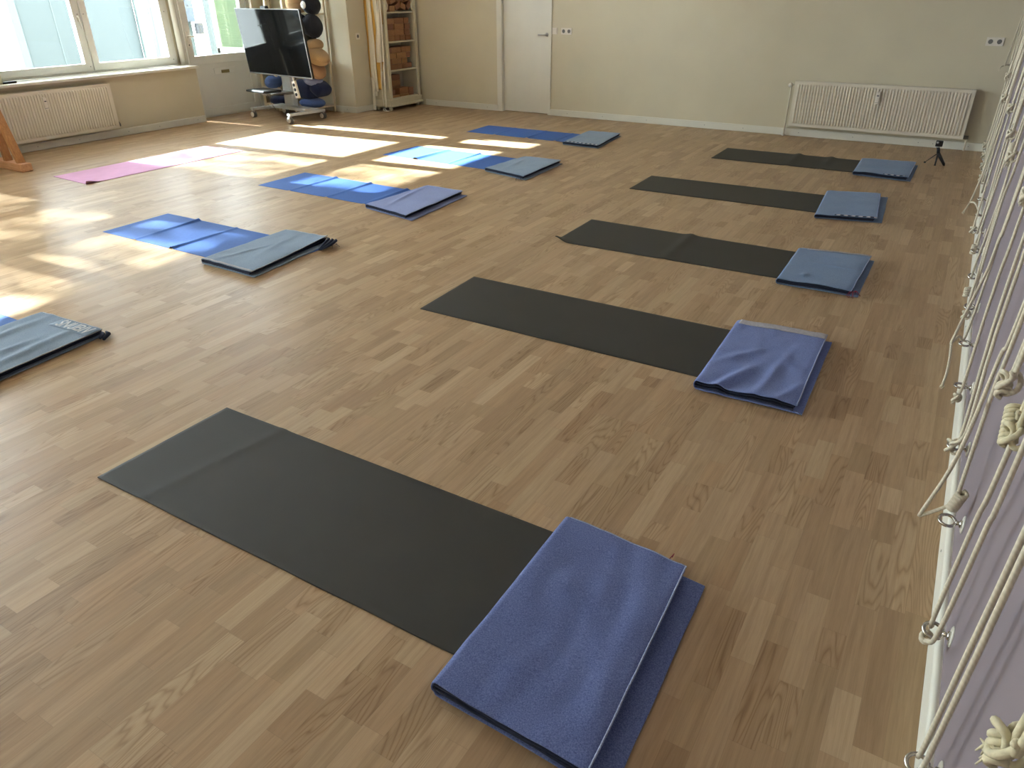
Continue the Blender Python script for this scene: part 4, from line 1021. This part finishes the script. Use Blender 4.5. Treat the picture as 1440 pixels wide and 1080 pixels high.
def rope_path(pts, n=10):
    """catmull-rom through the points"""
    P_ = [Vector(p) for p in pts]; P_ = [P_[0]*2-P_[1]]+P_+[P_[-1]*2-P_[-2]]; out = []
    for i in range(1, len(P_)-2):
        a, b_, c, d = P_[i-1:i+3]
        for k in range(n):
            t_ = k/n; out.append(.5*((2*b_)+(-a+c)*t_+(2*a-5*b_+4*c-d)*t_*t_+(-a+3*b_-3*c+d)*t_**3))
    out.append(P_[-2]); return out
def coil(b, c, d, r_, n, rr_, pitch=None):
    """rope wound round itself along direction d"""
    d = Vector(d).normalized(); s_ = d.cross(Vector((1, 0, .2))).normalized(); t_ = d.cross(s_); pitch = pitch or rr_*1.9; pts = []
    for k in range(n*14+1):
        a = 2*pi*k/14; pts.append(Vector(c)+d*(pitch*k/14)+(s_*cos(a)+t_*sin(a))*r_)
    b.tube(pts, rr_, 8)
def frayed(b, p, n, ln, sd, down=1):
    r_ = random.Random(sd); p = Vector(p)
    for k in range(n):
        q = p+Vector((r_.uniform(-.4, .2), r_.uniform(-.5, .5), -down*r_.uniform(.4, 1)))*ln
        b.tube([p+Vector((r_.uniform(-.006, .006), r_.uniform(-.006, .006), 0)), (p+q)/2+Vector((r_.uniform(-.006, .006), r_.uniform(-.006, .006), 0)), q], [.003, .0026, .001], 5)
ZT = 2.15
gr = 'cream ropes strung up the lavender rope wall'
def wall_rope(label, strands, knot=None, tail=None, r_=.0056, m='rope', coilat=None, fr=None, kn=.016):
    """strands: list of point lists (x, y, z) from bottom to the upper hook"""
    o = thing('wall_rope', label, 'rope', (strands[0][0][0], strands[0][0][1], strands[0][0][2]), gr)
    for s_ in strands:
        MB().tube(rope_path(s_), r_, 10).build('strand', M[m], o)
    if knot:
        b = MB(); k = Vector(knot); q = []
        for i in range(61):
            a = 2*pi*i/60; q.append(k+Vector(((1.2+.9*cos(3*a))*cos(2*a)*kn*.55, (1.2+.9*cos(3*a))*sin(2*a)*kn*.7, sin(3*a)*kn)))
        b.tube(q, r_*1.05, 8); 
        if fr: frayed(b, k+Vector((-.008, 0, -.01)), 16, fr, int(abs(k.y)*100))
        b.build('knot', M[m], o)
    if coilat:
        c, d, n = coilat; b = MB(); coil(b, c, d, .0115, n, r_*1.0); b.build('coiled_knot', M[m], o)
    if tail:
        b = MB(); b.tube(rope_path(tail), r_*.95, 8); frayed(b, tail[-1], 10, .02, 3); b.build('rope_tail', M[m], o)
    return o
U = lambda y: (RX, y, ZT)
# A: second eye bolt
wall_rope('cream rope pair tied to the second eye bolt from the viewer', [[(.243, 1.70, .17), (.236, 1.67, .22), (RX, 1.65, .54), (RX, 1.58, .81), U(1.40)], [(.228, 1.60, .20), (.238, 1.55, .28), (RX, 1.50, .63), (RX, 1.46, .84), U(1.34)]], coilat=((.236, 1.665, .150), (-.1, -.6, .9), 3))
wall_rope('cream rope pair at the bottom right, tied to the nearest eye bolt', [[(RX, 1.27, .18), (RX, 1.25, .24), (RX, 1.225, .52), (RX, 1.19, .86), U(1.08)], [(RX, 1.21, .16), (RX, 1.19, .25), (RX, 1.155, .62), (RX, 1.14, .85), U(1.04)]])
wall_rope('cream rope loop off the wall above the third eye bolt, coil at its foot', [[(RX, 2.07, .33), (RX, 2.09, .43), (RX, 2.12, .68), (RX, 2.07, .90), U(1.92)], [(.172, 2.13, .20), (.205, 2.03, .49), (.238, 2.19, .73), (RX, 2.12, .92), U(1.96)], [(.172, 2.13, .20), (.205, 2.11, .245), (.235, 2.08, .30)]], coilat=((.240, 2.085, .285), (.15, -.25, .95), 7))
wall_rope('cream rope pair knotted round the fourth eye bolt from the viewer', [[(.235, 2.55, .235), (RX, 2.49, .32), (RX, 2.60, .56), (RX, 2.655, .83), U(2.62)], [(.225, 2.54, .245), (RX, 2.39, .38), (RX, 2.48, .61), (RX, 2.50, .86), U(2.45)]], knot=(.236, 2.565, .225), kn=.02)
wall_rope('single cream rope ending in a frayed knot at the fifth eye bolt', [[(.238, 3.06, .20), (RX, 2.99, .26), (RX, 3.04, .52), (RX, 3.03, .72), (RX, 2.96, .97), U(2.8)]], knot=(.240, 3.06, .175), fr=.02, kn=.012)
wall_rope('cream rope loop pulled off the wall at the sixth eye bolt, with a dangling tail', [[(.176, 3.30, .30), (.21, 3.52, .39), (.226, 3.40, .60), (RX, 3.56, .70), (RX, 3.47, .88), U(3.25)], [(.176, 3.30, .30), (.205, 3.45, .28), (.235, 3.58, .22), (RX, 3.57, .37), (RX, 3.53, .56), (RX, 3.53, .71), (RX, 3.42, .87), U(3.15)]], tail=[(.178, 3.30, .30), (.185, 3.24, .26), (.19, 3.22, .20), (.187, 3.20, .15)])
wall_rope('cream rope pair with a small knot at the seventh eye bolt', [[(.235, 4.02, .20), (.232, 3.97, .34), (RX, 4.25, .72), (RX, 4.32, 1.0), U(4.3)], [(RX, 3.95, .24), (RX, 3.99, .35), (RX, 4.10, .72), (RX, 3.92, 1.03), U(3.85)]], knot=(.236, 3.98, .19), kn=.016)
wall_rope('single cream rope with a thick coil under the eighth eye bolt', [[(.238, 4.50, .22), (.236, 4.45, .32), (RX, 4.35, .6), (RX, 4.30, .9), U(4.5)]], coilat=((.236, 4.46, .12), (0, .25, 1), 5), fr=None)
wall_rope('cream rope with a wrapped knot at the ninth eye bolt', [[(RX, 4.96, .27), (RX, 5.14, .51), (RX, 5.2, .9), U(5.0)], [(.235, 5.1, .22), (.238, 5.0, .4), (RX, 4.9, .9), U(4.9)]], coilat=((.234, 5.06, .19), (0, -.2, 1), 6))
wall_rope('cream rope slanting to a knot at the tenth eye bolt', [[(.22, 5.60, .20), (.224, 5.72, .38), (.235, 5.9, .8), U(5.6)], [(RX, 5.42, .22), (RX, 5.37, .45), (RX, 5.5, .85), U(5.4)]], knot=(.222, 5.58, .20), kn=.018)
wall_rope('cream rope loop hanging farthest off the wall, with a crossbar tip', [[(.172, 6.05, .27), (.19, 5.88, .52), (.214, 6.25, .83), U(6.0)], [(.172, 6.05, .27), (.20, 6.0, .28), (.235, 5.95, .24)], [(RX, 6.55, .24), (.225, 6.2, .5), (RX, 6.7, .85), U(6.4)]], tail=[(.172, 6.05, .27), (.155, 5.95, .25), (.145, 5.9, .235)])
for k, (y, lb) in enumerate(((7.02, 'cream rope pair with pale knots well beyond the loop that stands off the wall'), (7.55, 'cream rope pair with a pale knot, third from the back corner'), (8.05, 'cream rope pair, second from the back corner'), (8.6, 'cream rope pair closest to the back corner'))):
    wall_rope(lb, [[(.238, y, .22), (RX, y-.02, .5), (RX, y-.05, 1.0), U(y-.1)], [(.232, y+.07, .24), (RX, y+.10, .5), (RX, y+.08, 1.0), U(y+.05)]], knot=(.228, y+.03, .25), fr=.02, kn=.02)
# short slings with wrapped handles and frayed knots hanging from the upper hooks
def sling(label, y, z, fr, m='rope', x=.226, wd=.045, n=5, yt=None, side=1):
    yt = y if yt is None else yt
    return wall_rope(label, [[(x, y, z), (x+.004, y-.01*side, z+.12), (RX, yt, ZT)], [(x-.002, y+wd*side, z+.03), (x+.006, y+wd*side, z+.14), (RX, yt+.03, ZT)]], knot=(x, y, z), kn=.02, fr=fr, m=m, coilat=((x-.004, y+wd*.5*side, z-.03), (0, .8*side, .6), n))
sling('yellowed rope sling with a big wound handle at the right picture edge', 1.50, .86, None, 'ropey', .228, .03, 8, 1.42)
sling('cream rope sling with a frayed knot hanging above the wound yellow handle', 1.78, .845, .022, 'rope', .224, -.03, 3, 1.68)
sling('fluffy frayed rope knot at the bottom right corner of the picture', .80, .80, .045, 'ropey', .232, -.03, 4, .74)
sling('cream rope sling with a frayed knot, fourth handle from the viewer', 2.75, 1.05, .03, yt=2.6)
sling('cream rope sling with a thick horizontal wound handle', 4.10, .93, .05, yt=4.0, wd=.16, n=9)
sling('cream rope sling with a bushy frayed end above the thick wound handle', 4.75, .93, .035, yt=4.6, wd=.1)
sling('cream rope sling with twin frayed tips halfway to the back', 5.6, .96, .03, yt=5.4)
sling('cream rope sling whose pale tip points into the room, past the halfway knots', 6.35, .93, .03, yt=6.2, x=.20)
sling('cream rope sling with a small tuft near the back', 7.2, 1.0, .03, yt=7.0, x=.205)
wall_rope('rope sling with a horizontal handle near the back wall, below the double socket', [[(.195, 8.72, .955), (.197, 8.6, 1.0), (.205, 8.1, 1.42), (RX, 7.6, ZT)], [(.19, 8.74, .955), (.215, 8.90, .95), (.24, 9.0, .94)], [(.24, 9.0, .94), (.24, 8.9, 1.3), (RX, 8.5, ZT)]], tail=[(.195, 8.72, .955), (.172, 8.68, .95), (.160, 8.66, .925)])
wall_rope('thin rope loop beside the sling below the double socket', [[(.215, 7.75, 1.07), (.213, 7.8, 1.1), (.22, 8.4, 1.4), (RX, 8.7, ZT)], [(.215, 7.75, 1.07), (.24, 7.72, 1.08), (RX, 7.9, ZT)]])
for k in range(20):
    y = .74+.46*k
    if y < 9.3: eye_bolt(y, ZT+.02, 'upper steel eye bolt carrying ropes, above the view, place %s from the front' % ['first', 'second', 'third', 'fourth', 'fifth', 'sixth', 'seventh', 'eighth', 'ninth', 'tenth', 'eleventh', 'twelfth', 'thirteenth', 'fourteenth', 'fifteenth', 'sixteenth', 'seventeenth', 'eighteenth', 'nineteenth', 'twentieth'][k], pi/2, 'upper eye bolts')

# ------------------------------------------------------------------ light
w = bpy.data.worlds.new('sky'); sc.world = w; w.use_nodes = True; bg = w.node_tree.nodes['Background']
bg.inputs[0].default_value = (.80, .87, .97, 1); bg.inputs[1].default_value = 15
sd = Vector((1, .08, -.52)).normalized()
s = bpy.data.lights.new('sun', 'SUN'); s.energy = 30; s.angle = radians(.6); s.color = (.95, .98, 1.0)
so = bpy.data.objects.new('sun', s); C.objects.link(so); so.rotation_euler = sd.to_track_quat('-Z', 'Y').to_euler(); so.location = (-20, 3, 12)
for k, (y0, y1, z0, z1) in enumerate(((4.45, 6.86, .75, 2.7), (.75, 3.25, .75, 2.7), (-2.2, .3, .75, 2.7), (7.03, 8.15, .75, 2.7))):
    a = bpy.data.lights.new('window_portal', 'AREA'); a.shape = 'RECTANGLE'; a.size = z1-z0; a.size_y = y1-y0
    a.cycles.is_portal = True
    ao = bpy.data.objects.new('window_portal', a); C.objects.link(ao); ao.location = (-9.5, (y0+y1)/2, (z0+z1)/2); ao.rotation_euler = (0, -pi/2, 0)

# ------------------------------------------------------------------ camera
cam = bpy.data.cameras.new('camera'); cam.sensor_width = 36; cam.sensor_fit = 'HORIZONTAL'; cam.lens = 36*1015.816/1440; cam.clip_start = .02; cam.clip_end = 300
co = bpy.data.objects.new('camera', cam); C.objects.link(co)
Mr = Matrix(((0.8592693534245596, 0.5115000075768982, -0.004890860269151433), (-0.2423316025258799, 0.41547620447461797, 0.876729672095455), (0.4504792699809595, -0.7521617284628342, 0.4809585861103046)))
co.matrix_world = Matrix.Translation((0, 0, 1.62)) @ Mr.transposed().to_4x4()
sc.camera = co
vs = sc.view_settings; vs.view_transform = 'Standard'; vs.look = 'None'; vs.gamma = 1; vs.use_curve_mapping = False; vs.exposure = 1.38
for o in bpy.data.objects:
    for k in ('w', 'G'):
        if k in o: del o[k]
